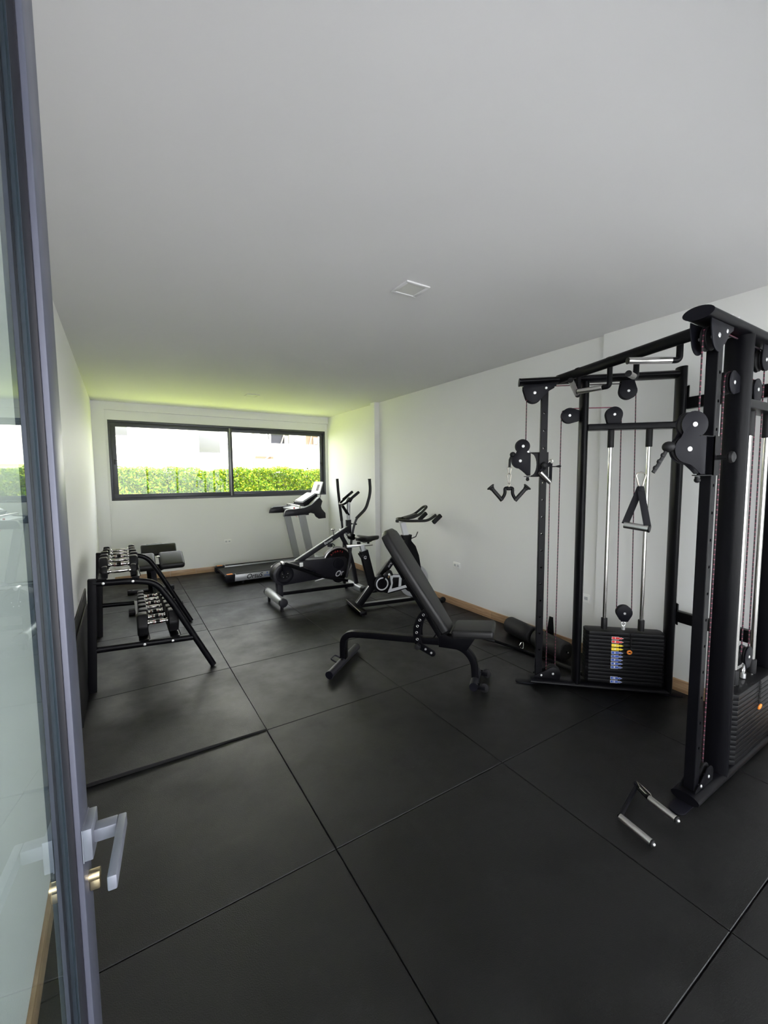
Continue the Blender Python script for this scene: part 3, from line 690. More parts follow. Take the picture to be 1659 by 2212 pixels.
# D-handle hooked on the far carriage
FA = Vector((-.70, -.715, 0))       # towards the camera side of the far tower
dh = thing('stirrup_handle', 'small strap handle with steel grip hooked over the far carriage knob', 'cable attachment', tuple(la(-.045, 1.63)))
q0 = la(-.046, 1.672)+FA*.055
MB().ring(q0, (.7, .7, .1), .012, .0034).build('ring', 'chrome', dh, world=True)
gA, gB = la(.030, 1.598)+FA*.085, la(-.044, 1.522)+FA*.055
for g in (gA, gB): MB().tube([q0+Vector((0, 0, -.012)), g.lerp(q0, .3)+Vector((0, 0, -.0)), g], .002, r2=.013, seg=10, up=(gB-gA)).build('strap', 'strap', dh, world=True)
MB().cyl(gA, gB, .0165, seg=24, bev=.002).build('grip', 'brushed', dh, world=True)
MB().lathe(la(-.05, 1.635)+FA*.05, (la(-.115, 1.638)-la(-.05, 1.635)), [(0, .004), (.03, .004), (.05, .009), (.06, .009), (.066, .004)], 14).build('loop_end', 'rub', dh, world=True)
# D-handle on the near cable
LB = R(148); lb = lambda s, z, o=0: Vector((2.275+s*math.cos(LB)-o*math.sin(LB), .85+s*math.sin(LB)+o*math.cos(LB), z)); sdB = Vector((math.cos(LB), math.sin(LB), 0))
dn = thing('stirrup_handle', 'black strap handle with steel grip hanging from the near cable', 'cable attachment', tuple(lb(.305, 1.5)))
b = MB(); snap_hook(b, lb(.305, 1.582), .068, .036, .0036, sdB); b.build('snap_hook', 'hook', dn, world=True)
tp = lb(.305, 1.512); nB = Vector((-sdB.y, sdB.x, 0))
g0, g1 = lb(.283, 1.327, .03), lb(.352, 1.338, -.03)
MB().box(tp+Vector((0, 0, -.004)), (.024, .016, .022), Matrix.Rotation(LB, 3, 'Z'), .003).build('strap_stitching', 'strap', dn, world=True)
for g in (g0, g1): MB().tube([tp, g+Vector((0, 0, .004))], .017, r2=.0018, seg=10, up=(nB if True else sdB)).build('strap', 'strap', dn, world=True)
gd = (g1-g0).normalized()
MB().cyl(g0-gd*.004, g1+gd*.004, .0155, seg=28).build('grip', 'brushed', dn, world=True)
MB().ring(g0-gd*.006, gd, .013, .005, 28, 10).build('grip_cap', 'rub', dn, world=True)

# ---- rowing handle on the floor in front of the near tower
rh = thing('rowing_handle', 'black double rowing handle with two steel grips lying on the floor', 'cable attachment', (1.92, .92, 0))
A0, A1 = Vector((1.838, .952, .034)), Vector((1.83, .815, .020)); B0, B1 = Vector((2.035, .925, .055)), Vector((2.02, .805, .045)); TP = Vector((2.085, 1.005, .045))
for (a, b_) in ((A0, A1), (B0, B1)):
    dv = (b_-a).normalized()
    b = MB().tube([TP+Vector((-.004, 0, 0)), a+(TP-a)*.03 if a is A0 else a+Vector((.02, .03, -.008)), a], .010, r2=.010, seg=12, fillet=.03)
    ar = b.build('arm', 'steel', rh, world=True)
    MB().cyl(a, b_, .0145, seg=24, bev=.001).build('grip', 'brushed', ar, world=True)
    MB().cyl(b_, b_+dv*.009, .0150, bev=.002).build('grip_cap', 'rub', ar, world=True); MB().sph(b_+dv*.011, .007).build('end_screw', 'zinc', ar, world=True)
MB().cyl(TP+Vector((0, 0, -.010)), TP+Vector((0, 0, .016)), .014, bev=.003).build('eyelet', 'plate', rh, world=True)
b = MB(); pts = [TP+Vector((.0, .0, .02)), TP+Vector((-.012, -.03, .022)), TP+Vector((-.022, -.075, .012)), TP+Vector((-.032, -.088, .006)), TP+Vector((-.042, -.078, .010)), TP+Vector((-.030, -.03, .020))]
b.tube(pts, .0035, seg=8, closed=True); b.build('snap_hook', 'chrome', rh, world=True)

# ---- lat bar and foam roller piece lying on the floor behind the far tower
lt = thing('lat_bar', 'long black lat pulldown bar with rubber grips lying on the floor near the right wall', 'cable attachment', (3.0, 2.35, 0))
pts = [Vector((2.87, 2.83, .030)), Vector((2.925, 2.72, .022)), Vector((2.985, 2.42, .016)), Vector((3.01, 2.20, .016)), Vector((3.005, 2.02, .022)), Vector((2.975, 1.86, .030))]
MB().tube(pts, .0135, seg=12).build('bar', 'steel', lt, world=True)
for a, b_ in ((pts[0], pts[1]), (Vector((3.008, 2.12, .019)), Vector((2.995, 1.965, .026)))):
    MB().cyl(a-(b_-a)*.02, b_, .0175, seg=16, bev=.003).build('grip', 'foam', lt, world=True)
MB().cyl((2.993, 1.962, .0255), (2.978, 1.88, .030), .0145, seg=16, bev=.002).build('end_sleeve', 'chrome', lt, world=True)
b = MB(); pts = [Vector((2.965, 2.452, .035)), Vector((2.955, 2.462, .060)), Vector((2.972, 2.458, .085)), Vector((2.995, 2.452, .086)), Vector((2.992, 2.445, .062)), Vector((2.982, 2.442, .036))]
b.tube(pts, .0035, seg=8, closed=True); b.build('snap_hook', 'chrome', lt, world=True)
fr = thing('foam_roller_bar', 'pair of black foam leg rollers on a steel axle lying against the right wall', 'leg roller', (3.2, 2.5, 0))
q0, q1 = Vector((3.255, 2.86, .085)), Vector((3.13, 2.10, .085)); dv = (q1-q0).normalized()
MB().cyl(q0, q1+dv*.004, .0125, seg=16).build('axle', 'steel', fr, world=True)
for s0, s1 in ((.02, .36), (.40, .76)):
    MB().cyl(q0+dv*s0, q0+dv*s1, .082, seg=32, bev=.022).build('foam_roller', 'foam', fr, world=True)
MB().sph(q0+dv*.765, .012, (1, 1, 1), 12).build('end_nut', 'zinc', fr, world=True)
MB().prism([(-.05, 0), (.05, 0), (.02, .26), (-.02, .26)], (3.325, 2.42, .006), (0, 1, 0), (.05, 0, 1), .006, .001).cyl(q0+dv*.38, (3.33, 2.42, .13), .014).build('mounting_bracket', 'steel', fr, world=True)
# ------------------------------------------------------------------ adjustable bench in the middle
ab = thing('adjustable_bench', 'black padded adjustable weight bench with raised back in the middle of the floor', 'bench', (1.53, 3.08, 0), math.atan2(-.83, .69))
V = Vector
b = MB().tube([(-.01, -.285, .042), (-.01, .285, .042)], .033, r2=.030, seg=20, up=(0, 0, 1)); ff = b.build('front_foot', 'steel2', ab)
for y in (-.26, .26): MB().cyl((-.01, y, 0.001), (-.01, y, .02), .02, bev=.003).build('rubber_pad', 'rub', ff)
for y in (-.2865, .2865): MB().cyl((-.01, y-.003, .042), (-.01, y+.003, .042), .031).build('end_cap', 'plate', ff)
b = MB().tube([(-.02, -.02, .06), (-.085, -.02, .085), (-.085, -.105, .085), (-.025, -.105, .06)], .0065, seg=8, fillet=.02); b.build('lift_handle', 'steel2', ab)
b = MB().tube([(-.01, 0, .05), (-.005, 0, .20), (.12, 0, .283), (.40, 0, .290), (.84, 0, .305)], .032, r2=.024, shape='b', fillet=.13, up=(0, 1, 0), fseg=10) if False else MB().tube([(-.01, 0, .05), (-.012, 0, .275), (.20, 0, .288), (.86, 0, .303)], .026, r2=.032, shape='b', fillet=.17, up=(0, 1, 0), fseg=12)
b.build('main_tube', 'steel', ab)
b = MB().tube([(.90, 0, .295), (1.00, 0, .265), (1.065, 0, .18), (1.075, 0, .04)], .026, r2=.032, shape='b', fillet=.08, up=(0, 1, 0), fseg=10); b.build('rear_leg', 'steel', ab)
b = MB().tube([(1.075, -.13, .036), (1.075, .13, .036)], .032, r2=.030, seg=20, up=(0, 0, 1)); rf = b.build('rear_foot', 'steel2', ab)
for y in (-.1315, .1315): MB().cyl((1.075, y-.003, .036), (1.075, y+.003, .036), .031).build('end_cap', 'plate', rf)
for y in (-.115, .115):
    w_ = MB().cyl((1.150, y-.012, .037), (1.150, y+.012, .037), .0345, seg=24, bev=.005).build('wheel', 'rub', ab)
    MB().cyl((1.150, y-.015, .037), (1.150, y+.015, .037), .007).build('wheel_bolt', 'zinc', w_)
    MB().box((1.118, y-.014, .038), (.08, .005, .032), None, .002).box((1.118, y+.014, .038), (.08, .005, .032), None, .002).build('wheel_fork', 'steel', w_)
poly = [(.800, .268), (.797, .350), (.845, .375), (.865, .362), (.89, .352), (.915, .372), (.94, .386), (1.09, .392), (1.012, .262)]
for y in (-.036, .036): b = MB().prism(poly, (0, y, 0), (1, 0, 0), (0, 0, 1), .006, .001); br = b.build('side_plate', 'steel', ab)
MB().bx(.81, 1.0, -.034, .034, .268, .345).build('plate_spacer', 'steel', br)
b = MB().box((1.062, 0, .422), (.305, .27, .062), Matrix.Rotation(R(-5), 3, 'Y'), .022, 4); b.build('seat_pad', 'vinyl', ab)
MB().box((1.06, 0, .386), (.2, .10, .012), Matrix.Rotation(R(-5), 3, 'Y')).build('seat_frame', 'steel', ab)
# backrest: from (.865,.405) up to (.385,1.15)
bd = (V((.375, 0, 1.15))-V((.872, 0, .385))); L = bd.length; bd.normalize(); nrm = V((bd.z, 0, -bd.x))      # nrm points to +x
ang = math.atan2(bd.x, bd.z)
# upholstered pad with tapering lower end: outline in (along, across)
def pad(c0, L, w0, w1, th, name):
    o = [(0.03, -w0*.86), (0.0, -w0*.5), (0.0, w0*.5), (.03, w0*.86), (.16, w0), (L*.5, w1), (L-.10, w1), (L-.03, w1*.86), (L, w1*.45), (L, -w1*.45), (L-.03, -w1*.86), (L-.10, -w1), (L*.5, -w1), (.16, -w0)]
    b = bmesh.new(); vs = [b.verts.new((p[0], p[1], -th/2)) for p in o]; f = b.faces.new(vs)
    r_ = bmesh.ops.extrude_face_region(b, geom=[f]); bmesh.ops.translate(b, vec=(0, 0, th), verts=[v for v in r_['geom'] if isinstance(v, bmesh.types.BMVert)])
    bmesh.ops.recalc_face_normals(b, faces=b.faces)
    ed = [e for e in b.edges if abs(e.verts[0].co.z-e.verts[1].co.z) < 1e-6]
    bmesh.ops.bevel(b, geom=ed, offset=th*.36, segments=4, profile=.5, affect='EDGES')
    m_ = MB(); mt = Matrix((bd, V((0, 1, 0)), bd.cross(V((0, 1, 0))))).transposed().to_4x4(); mt.translation = c0
    m_._take(b, mt); return m_.build(name, 'vinyl', ab)
pad(V((.872, 0, .385)), L, .115, .142, .072, 'back_pad')
s0 = V((.862, 0, .36))-nrm*.055; s1 = s0+bd*(L-.19)
MB().tube([s0, s1], .020, r2=.026, shape='b', up=(0, 1, 0)).build('back_rail', 'steel', ab)
MB().box(tuple(s0+bd*.5+nrm*.010), (.012, .16, .06), Matrix.Rotation(ang, 3, 'Y')).build('pad_bracket', 'steel', ab)
# curved adjuster plate with holes
ctr = V((.86, 0, .36))
outer = [(.86+.262*math.cos(R(a)), .36+.262*math.sin(R(a))) for a in range(132, 212, 6)]
inner = [(.86+.205*math.cos(R(a)), .36+.205*math.sin(R(a))) for a in range(208, 130, -6)]
for y in (-.040, .040):
    b = MB().prism(outer+inner, (0, y, 0), (1, 0, 0), (0, 0, 1), .006, .001); cp = b.build('adjuster_plate', 'steel', ab)
hb_ = MB()
for a in (140, 153, 166, 179, 192):
    x, z = .86+.233*math.cos(R(a)), .36+.233*math.sin(R(a)); hb_.ring((x, -.0435, z), (0, 1, 0), .0085, .0018, 16, 6)
hb_.build('adjuster_hole_rims', 'brushed', cp)
b = MB().prism(hull(circ(.655, .262, .026)+circ(.752, .215, .026)), (0, -.046, 0), (1, 0, 0), (0, 0, 1), .007, .0015); lk = b.build('locking_lever', 'steel', ab)
for x, z in ((.70, .243), (.745, .219)): MB().cyl((x, -.054, z), (x, -.049, z), .008).build('lever_bolt', 'zinc', lk)
MB().cyl((.640, -.05, .262), (.640, -.085, .262), .024, seg=6, bev=.004).build('pop_pin_knob', 'rub', ab)
b = MB().tube([(.74, 0, .30), (.80, 0, .40), (.735, 0, .52)], .006, r2=.016, shape='b', up=(0, 1, 0)); b.build('support_strut', 'steel', ab)

# ------------------------------------------------------------------ treadmill under the window (world coordinates)
tm = thing('treadmill', 'grey and black treadmill with silver side rails standing under the window', 'treadmill', (2.1, 6.79, 0))
Y0, Y1 = 6.38, 7.20
b = MB().bx(1.27, 2.75, Y0+.085, Y1-.085, .105, .128); b.tube([(1.29, Y0+.085, .103), (1.29, Y1-.085, .103)], .025, seg=16); b.build('running_belt', 'rub', tm, world=True)
MB().bx(1.30, 2.72, Y0+.07, Y1-.07, .055, .103).build('deck', 'plate', tm, world=True)
for s, y in ((1, Y0), (-1, Y1)):
    yy = (y, y+s*.085)
    rl = MB().prism([(1.36, .045), (2.86, .045), (2.86, .150), (1.36, .150)], (0, (yy[0]+yy[1])/2, 0), (1, 0, 0), (0, 0, 1), .085, .012).build('side_rail', 'silver', tm, world=True)
    MB().bx(1.40, 2.72, yy[0]+s*.008 if s > 0 else yy[1]+.008, yy[1]-.006 if s > 0 else yy[0]-.008, .149, .156, .002).build('foot_strip', 'rub', rl, world=True)
    MB().prism([(1.235, .070), (1.25, .045), (1.375, .035), (1.385, .155), (1.26, .155), (1.238, .135)], (0, (yy[0]+yy[1])/2, 0), (1, 0, 0), (0, 0, 1), .092, .006).build('end_cap', 'plate', tm, world=True)
    MB().box((1.312, (yy[0]+yy[1])/2, .157), (.085, .06, .005), None, .002).build('orange_pad', 'orange', rl, world=True)
    MB().cyl((1.50, (yy[0]+yy[1])/2, .001), (1.50, (yy[0]+yy[1])/2, .05), .022, bev=.004).build('levelling_foot', 'rub', tm, world=True)
    # uprights
    MB().tube([(2.625, (yy[0]+yy[1])/2, .15), (2.455, (yy[0]+yy[1])/2, .985)], .055, r2=.028, shape='b', up=(0, 1, 0)).build('upright', 'silver', tm, world=True)
    # side arm shells
    arm = [(2.150, .972), (2.160, 1.02), (2.185, 1.065), (2.225, 1.078), (2.36, 1.082), (2.50, 1.095), (2.62, 1.14), (2.735, 1.235), (2.762, 1.252), (2.812, 1.19), (2.785, 1.105), (2.80, 1.06), (2.862, .99), (2.866, .905), (2.75, .900), (2.70, .935), (2.672, .985), (2.60, 1.005), (2.50, .975), (2.30, .970)]
    MB().prism(arm, (0, (yy[0]+yy[1])/2, 0), (1, 0, 0), (0, 0, 1), .062, .012).build('arm_shell', 'steel2', tm, world=True)
MB().prism([(2.60, .05), (3.10, .05), (3.12, .12), (3.03, .20), (2.80, .245), (2.70, .20), (2.62, .155)], (0, 6.79, 0), (1, 0, 0), (0, 0, 1), .66, .02).build('motor_hood', 'silver', tm, world=True)
MB().prism([(2.38, 1.065), (2.52, 1.085), (2.63, 1.13), (2.765, 1.25), (2.785, 1.235), (2.76, 1.12), (2.70, 1.06), (2.56, 1.02), (2.40, 1.03)], (0, 6.79, 0), (1, 0, 0), (0, 0, 1), .77, .008).build('console_shell', 'lsilver', tm, world=True)
MB().prism([(2.53, 1.165), (2.78, 1.31), (2.80, 1.27), (2.72, 1.13), (2.56, 1.10)], (0, 6.79, 0), (1, 0, 0), (0, 0, 1), .46, .010).build('console_bezel', 'plate', tm, world=True)
pn = MB().prism([(2.548, 1.187), (2.772, 1.318), (2.778, 1.306), (2.554, 1.175)], (0, 6.79, 0), (1, 0, 0), (0, 0, 1), .36, .002).build('control_panel', 'lsilver', tm, world=True)
kb = MB()
pa, pb_ = V((2.560, 0, 1.1945)), V((2.765, 0, 1.3145))
for i in range(5):
    for j in range(7):
        c_ = pa.lerp(pb_, .12+.18*i); kb.box((c_.x, 6.66+.042*j, c_.z+.001), (.018, .022, .003), Matrix.Rotation(-math.atan2(.12, .205), 3, 'Y'))
kb.build('button_print', 'silver', pn, world=True)
MB().prism([(2.795, 1.305), (2.868, 1.505), (2.882, 1.50), (2.812, 1.295)], (0, 6.68, 0), (1, 0, 0), (0, 0, 1), .36, .004).build('display', 'lsilver', tm, world=True)
dsp = [o for o in bpy.data.objects if o.name.startswith('display')][-1]
sd = V((.073, 0, .20)).normalized(); sn = V((-sd.z, 0, sd.x))
MB().box(tuple(V((2.8315, 6.68, 1.405))+sn*.001), (.003, .30, .165), Matrix.Rotation(math.atan2(.073, .20), 3, 'Y')).build('display_screen', 'silver', dsp, world=True)
MB().box(tuple(V((2.8315, 6.62, 1.405))+sn*.003), (.002, .10, .11), Matrix.Rotation(math.atan2(.073, .20), 3, 'Y')).build('display_graphic', 'plate', dsp, world=True)
MB().tube([(2.895, 6.54, 1.49), (2.82, 6.52, 1.24)], .006, seg=8).build('display_stay', 'steel2', tm, world=True)
MB().tube([(2.43, Y0+.05, 1.06), (2.43, Y0+.05, 1.12), (2.47, Y1-.05, 1.12), (2.47, Y1-.05, 1.06)], .012, fillet=.05).build('heart_rate_bar', 'brushed', tm, world=True)
b = MB(); b.tube([(2.36, 6.50, 1.07), (2.36, 6.47, .97), (2.385, 6.46, .945), (2.395, 6.47, .99)], .003, seg=6); b.cyl((2.36, 6.50, 1.065), (2.36, 6.50, 1.10), .012); b.build('safety_key_cord', 'red', tm, world=True)
iv = wm(tm).inverted()
text('OrtuS', .095, 'iron', tm, iv @ V((1.66, Y0-.0005, .098)), (1, 0, 0), (0, 0, 1), 'side_lettering', .0006, bold=.0012, shear=.3)
text('FITNESS', .036, 'blue', tm, iv @ V((1.875, Y0-.0005, .082)), (1, 0, 0), (0, 0, 1), 'side_lettering', .0006, bold=.0006)
fg = MB(); fg.bx(1.85, 1.865, Y0-.0012, Y0-.0002, .112, .135); fg.build('flag_mark', 'blue', tm, world=True)
fg = MB()
for i in range(3): fg.bx(1.905, 1.965, Y0-.0012, Y0-.0002, .106+.011*i, .112+.011*i)
fg.build('flag_mark', 'red', tm, world=True)

# ------------------------------------------------------------------ elliptical trainer
el = thing('elliptical_trainer', 'dark grey elliptical trainer with long curved arms between treadmill and exercise bike', 'elliptical trainer', (2.1, 5.0, 0))
def wb(b, name, m, parent=None, **k): return b.build(name, m, parent or el, world=True, **k)
b = MB().cyl((1.545, 4.70, .118), (1.545, 5.30, .118), .050, seg=28, bev=.006); rf = wb(b, 'rear_foot', 'silver')
for y in (4.70, 5.30): wb(MB().cyl((1.545, y-.02 if y < 5 else y-.02, .118), (1.545, y+.02, .118), .0525, seg=28, bev=.006), 'foot_cap', 'steel2', rf); wb(MB().cyl((1.545, y+(.05 if y < 5 else -.05), .002), (1.545, y+(.05 if y < 5 else -.05), .075), .018), 'levelling_foot', 'rub', rf)
wb(MB().tube([(1.60, 5.0, .12), (1.60, 5.0, .36)], .038, r2=.038, shape='b', up=(0, 1, 0)), 'rear_post', 'steel2')
wb(MB().tube([(1.59, 5.0, .150), (2.62, 5.0, .118)], .022, r2=.022, shape='b', up=(0, 1, 0)), 'floor_rail', 'steel')
b = MB().cyl((2.66, 4.74, .098), (2.66, 5.26, .098), .045, seg=28, bev=.006); ft = wb(b, 'front_foot', 'silver')
for y in (4.75, 5.25): wb(MB().cyl((2.66, y-.05, .098), (2.66, y+.05, .098), .0475, seg=28, bev=.008), 'foot_cap', 'steel', ft)
for y in (4.72, 5.28): wb(MB().cyl((2.66, y, .001), (2.66, y, .06), .02), 'levelling_foot', 'rub', ft)
# shroud: long tapered body, round at the back
sh = arc(1.632, .405, .135, 95, 260, 14)+[(2.44, .300), (2.48, .34), (2.485, .50), (2.45, .535), (2.0, .548), (1.70, .548)]
for y, t_ in ((4.905, .018), (5.045, .018)): body = wb(MB().prism(sh, (0, y, 0), (1, 0, 0), (0, 0, 1), t_, .006), 'side_cover', 'steel2')
wb(MB().prism([(p[0]*.985+.03, p[1]*.97+.012) for p in sh], (0, 4.975, 0), (1, 0, 0), (0, 0, 1), .12), 'belt_housing', 'plate', body)
b = MB().lathe((1.640, 4.900, .405), (0, -1, 0), [(0, .112), (.008, .110), (.012, .100), (.008, .070), (.006, .062)], 32); dk = wb(b, 'crank_disc', 'plate')
wb(MB().lathe((1.640, 4.893, .405), (0, -1, 0), [(0, .058), (.004, .056), (.006, .02)], 28), 'crank_hub', 'iron', dk)
hbm = MB()
for i in range(5): a = 2*PI*i/5+.3; hbm.cyl((1.640+.036*math.cos(a), 4.889, .405+.036*math.sin(a)), (1.640+.036*math.cos(a), 4.885, .405+.036*math.sin(a)), .0045, seg=8)
wb(hbm, 'hub_screws', 'zinc', dk)
b = MB().lathe((2.36, 4.896, .455), (0, -1, 0), [(0, .075), (.01, .072), (.014, .05), (.012, .02)], 28); wb(b, 'front_axle_cover', 'plate')
# inclined main beam and mast
wb(MB().tube([(1.80, 4.97, .52), (2.545, 4.97, .905)], .030, r2=.032, shape='b', up=(0, 1, 0)), 'inclined_beam', 'steel2')
wb(MB().tube([(2.42, 4.97, .845), (2.545, 4.97, .62), (2.62, 4.97, .34), (2.66, 4.97, .12)], .022, r2=.028, shape='b', up=(0, 1, 0)), 'front_fork', 'steel2')
mast = wb(MB().tube([(2.556, 4.98, .80), (2.553, 4.98, 1.01)], .032, r2=.026, shape='b', up=(0, 1, 0)), 'mast', 'steel2')
wb(MB().tube([(2.553, 4.98, 1.0), (2.560, 4.98, 1.24)], .024, seg=18), 'handlebar_post', 'silver', mast)
wb(MB().cyl((2.60, 4.97, .955), (2.585, 4.97, .955), .01).cyl((2.60, 4.97, .955), (2.64, 4.94, .95), .006).sph((2.645, 4.936, .95), .012), 'clamp_knob', 'rub', mast)
b = MB().tube([(2.67, 4.90, 1.375), (2.46, 4.90, 1.225), (2.455, 5.06, 1.215), (2.67, 5.08, 1.375)], .0145, seg=14, fillet=.05, fseg=8); hbk = wb(b, 'fixed_handlebar', 'steel')
for y, y2 in ((4.90, 4.90), (5.08, 5.08)): wb(MB().cyl((2.53, y, 1.275), (2.675, y2, 1.379), .0185, seg=16, bev=.003), 'grip', 'foam', hbk)
wb(MB().tube([(2.47, 4.98, 1.20), (2.555, 4.98, 1.075)], .010, r2=.03, shape='b', up=(0, 1, 0)), 'handlebar_bracket', 'steel', hbk)
wb(MB().box((2.575, 4.98, 1.275), (.03, .11, .07), Matrix.Rotation(R(35), 3, 'Y'), .01), 'small_display', 'plate')
# flywheel
fw = wb(MB().lathe((2.385, 4.985, .455), (0, -1, 0), [(-.03, .205), (-.026, .212), (.026, .212), (.03, .205), (.022, .190), (.020, .05)], 48), 'flywheel', 'iron')
wb(MB().lathe((2.385, 4.985, .455), (0, -1, 0), [(.0295, .190), (.031, .192), (.0322, .206), (.0300, .211), (.0285, .19)], 48, True), 'rim', 'brushed', fw)
for i, ch in enumerate('SPORTS'):
    a = R(130-13*i); p_ = V((2.385+.150*math.cos(a), 4.9615, .455+.150*math.sin(a)))
    if ch != ' ': text(ch, .03, 'red', fw, wm(el).inverted() @ p_, (math.sin(a), 0, -math.cos(a)), (math.cos(a), 0, math.sin(a)), 'rim_lettering', .0005)
wb(MB().cyl((2.385, 4.93, .455), (2.385, 5.04, .455), .03), 'hub', 'zinc', fw)
# lower front guard with white swoosh
wb(MB().prism(arc(2.37, .30, .10, 180, 360, 12)+[(2.49, .36), (2.25, .33)], (0, 4.925, 0), (1, 0, 0), (0, 0, 1), .02, .004), 'lower_guard', 'steel')
text('Or', .10, 'lsilver', el, wm(el).inverted() @ V((2.36, 4.892, .325)), (1, 0, .12), (0, 0, 1), 'cover_lettering', .0006, bold=.001, shear=.3)
wb(MB().prism([(2.02, .268), (2.23, .292), (2.15, .302), (2.03, .275)], (0, 4.8945, 0), (1, 0, 0), (0, 0, 1), .001), 'cover_swoosh', 'white', body)
text('fitness', .05, 'lsilver', el, wm(el).inverted() @ V((2.24, 4.936, .752)), (.89, 0, .455), (-.455, 0, .89), 'beam_lettering', .0006, bold=.0008)
b = MB().cyl((2.335, 4.97, .80), (2.325, 4.97, .875), .008).sph((2.324, 4.97, .895), .024, (1.1, 1.1, .65)); wb(b, 'tension_knob', 'chrome')
wb(MB().tube([(2.30, 4.95, .72), (2.335, 4.95, .69), (2.31, 4.95, .66)], .006).box((2.27, 4.96, .70), (.06, .04, .045), None, .006), 'brake_caliper', 'steel2')
# swing arms: near and far
near = [(2.758, 4.76, 1.545), (2.768, 4.76, 1.42), (2.757, 4.76, 1.33), (2.70, 4.76, 1.165), (2.555, 4.76, 1.045), (2.515, 4.76, .94), (2.492, 4.77, .80)]
na = wb(MB().tube(near[:5]+near[5:], .0155, seg=14, fillet=.06), 'swing_arm', 'steel2')
wb(MB().tube(near[:5], .0195, seg=14, fillet=.06), 'foam_grip', 'foam', na)
wb(MB().cyl((2.757, 4.76, 1.54), (2.757, 4.76, 1.552), .022, bev=.003), 'grip_end', 'rub', na)
wb(MB().tube([(2.497, 4.775, .83), (2.465, 4.775, .55), (2.408, 4.775, .29)], .0165, r2=.0165, seg=14), 'lower_swing_arm', 'steel2', na)
wb(MB().cyl((2.493, 4.73, .812), (2.493, 4.83, .812), .042, seg=20, bev=.012), 'pivot_cover', 'steel', na)
wb(MB().cyl((2.493, 4.80, .812), (2.53, 5.20, .86), .013), 'pivot_axle', 'silver')
fa_ = wb(MB().tube([(2.545, 5.28, 1.555), (2.555, 5.28, 1.40), (2.578, 5.28, 1.18), (2.606, 5.28, .95), (2.632, 5.28, .60), (2.56, 5.24, .30)], .0155, seg=14, fillet=.06), 'swing_arm', 'steel2')
wb(MB().tube([(2.545, 5.28, 1.555), (2.555, 5.28, 1.40), (2.578, 5.28, 1.18), (2.603, 5.28, .97)], .0195, seg=14), 'foam_grip', 'foam', fa_)
# pedal links
for y, zc, s in ((4.79, 0, 1), (5.16, -.12, -1)):
    lk = wb(MB().tube([(1.565, y, .575+zc), (2.10, y, .335+zc*.6), (2.43, y, .245+zc*.2)], .016, r2=.020, shape='b', up=(0, 1, 0), fillet=.05), 'pedal_link', 'steel')
    wb(MB().tube([(1.60, y+s*.05, .560+zc), (1.640, y+s*.09, .405)], .016, r2=.012, shape='b', up=(0, 1, 0)), 'crank_arm', 'steel2', lk)
    wb(MB().cyl((1.575, y-.05, .575+zc), (1.575, y+.03, .575+zc), .018, bev=.003), 'crank_pin', 'brushed', lk)
    pdl = wb(MB().box((1.80, y-.02, .50+zc), (.36, .14, .022), Matrix.Rotation(R(22), 3, 'Y'), .008), 'pedal', 'plate', lk)
    if s == 1: wb(MB().box((1.775, y-.095, .545), (.045, .012, .05), None, .006), 'pedal_badge', 'white', lk)

# ------------------------------------------------------------------ exercise bike
sb = thing('exercise_bike', 'black spin bike with silver seat post behind the raised bench back', 'exercise bike', (2.31, 4.34, 0), math.atan2(-.18, .99))
b = MB().box((.0, 0, .038), (.085, .56, .045), None, .010); f = b.build('rear_foot', 'steel', sb)
MB().box((-.040, 0, .060), (.012, .55, .006), None, .002).build('foot_trim', 'brushed', f)
for y in (-.25, .25): MB().cyl((0, y, .001), (0, y, .02), .022, bev=.003).build('levelling_foot', 'rub', f)
b = MB().box((1.00, 0, .045), (.085, .50, .045), None, .010); f = b.build('front_foot', 'steel', sb)
for y in (-.20, .20): w_ = MB().cyl((1.065, y-.014, .052), (1.065, y+.014, .052), .036, seg=24, bev=.005).build('transport_wheel', 'rub', f)
MB().tube([(.03, 0, .045), (1.0, 0, .050)], .026, r2=.020, shape='b', up=(0, 0, 1)).build('floor_rail', 'steel', sb)
MB().box((.40, 0, .071), (.62, .04, .003), None).build('rail_trim', 'silver', sb)
MB().tube([(.03, 0, .05), (.225, 0, .285)], .040, r2=.030, shape='b', up=(0, 1, 0)).build('rear_strut', 'steel', sb)
MB().tube([(.000, 0, .085), (.175, 0, .295)], .003, r2=.024, shape='b', up=(0, 1, 0)).build('strut_trim', 'brushed', sb)
MB().tube([(.103, 0, .705), (.215, 0, .25)], .050, r2=.032, shape='b', up=(0, 1, 0)).build('seat_tube', 'steel', sb)
text('G', .05, 'white', sb, (.112, -.0335, .625), (.97, 0, -.24), (.24, 0, .97), 'tube_emblem', .0006)
MB().tube([(.082, 0, .775), (.108, 0, .68)], .028, r2=.022, shape='b', up=(0, 1, 0)).build('seat_post', 'silver', sb)
sl = MB().box((.055, 0, .772), (.32, .042, .026), None, .003).build('seat_slider', 'brushed', sb)
MB().box((-.045, 0, .764), (.12, .046, .020), None, .003).build('slider_sleeve', 'silver', sl)
MB().cyl((.045, 0, .785), (.045, 0, .815), .022, seg=12, bev=.004).build('slider_knob', 'rub', sl)
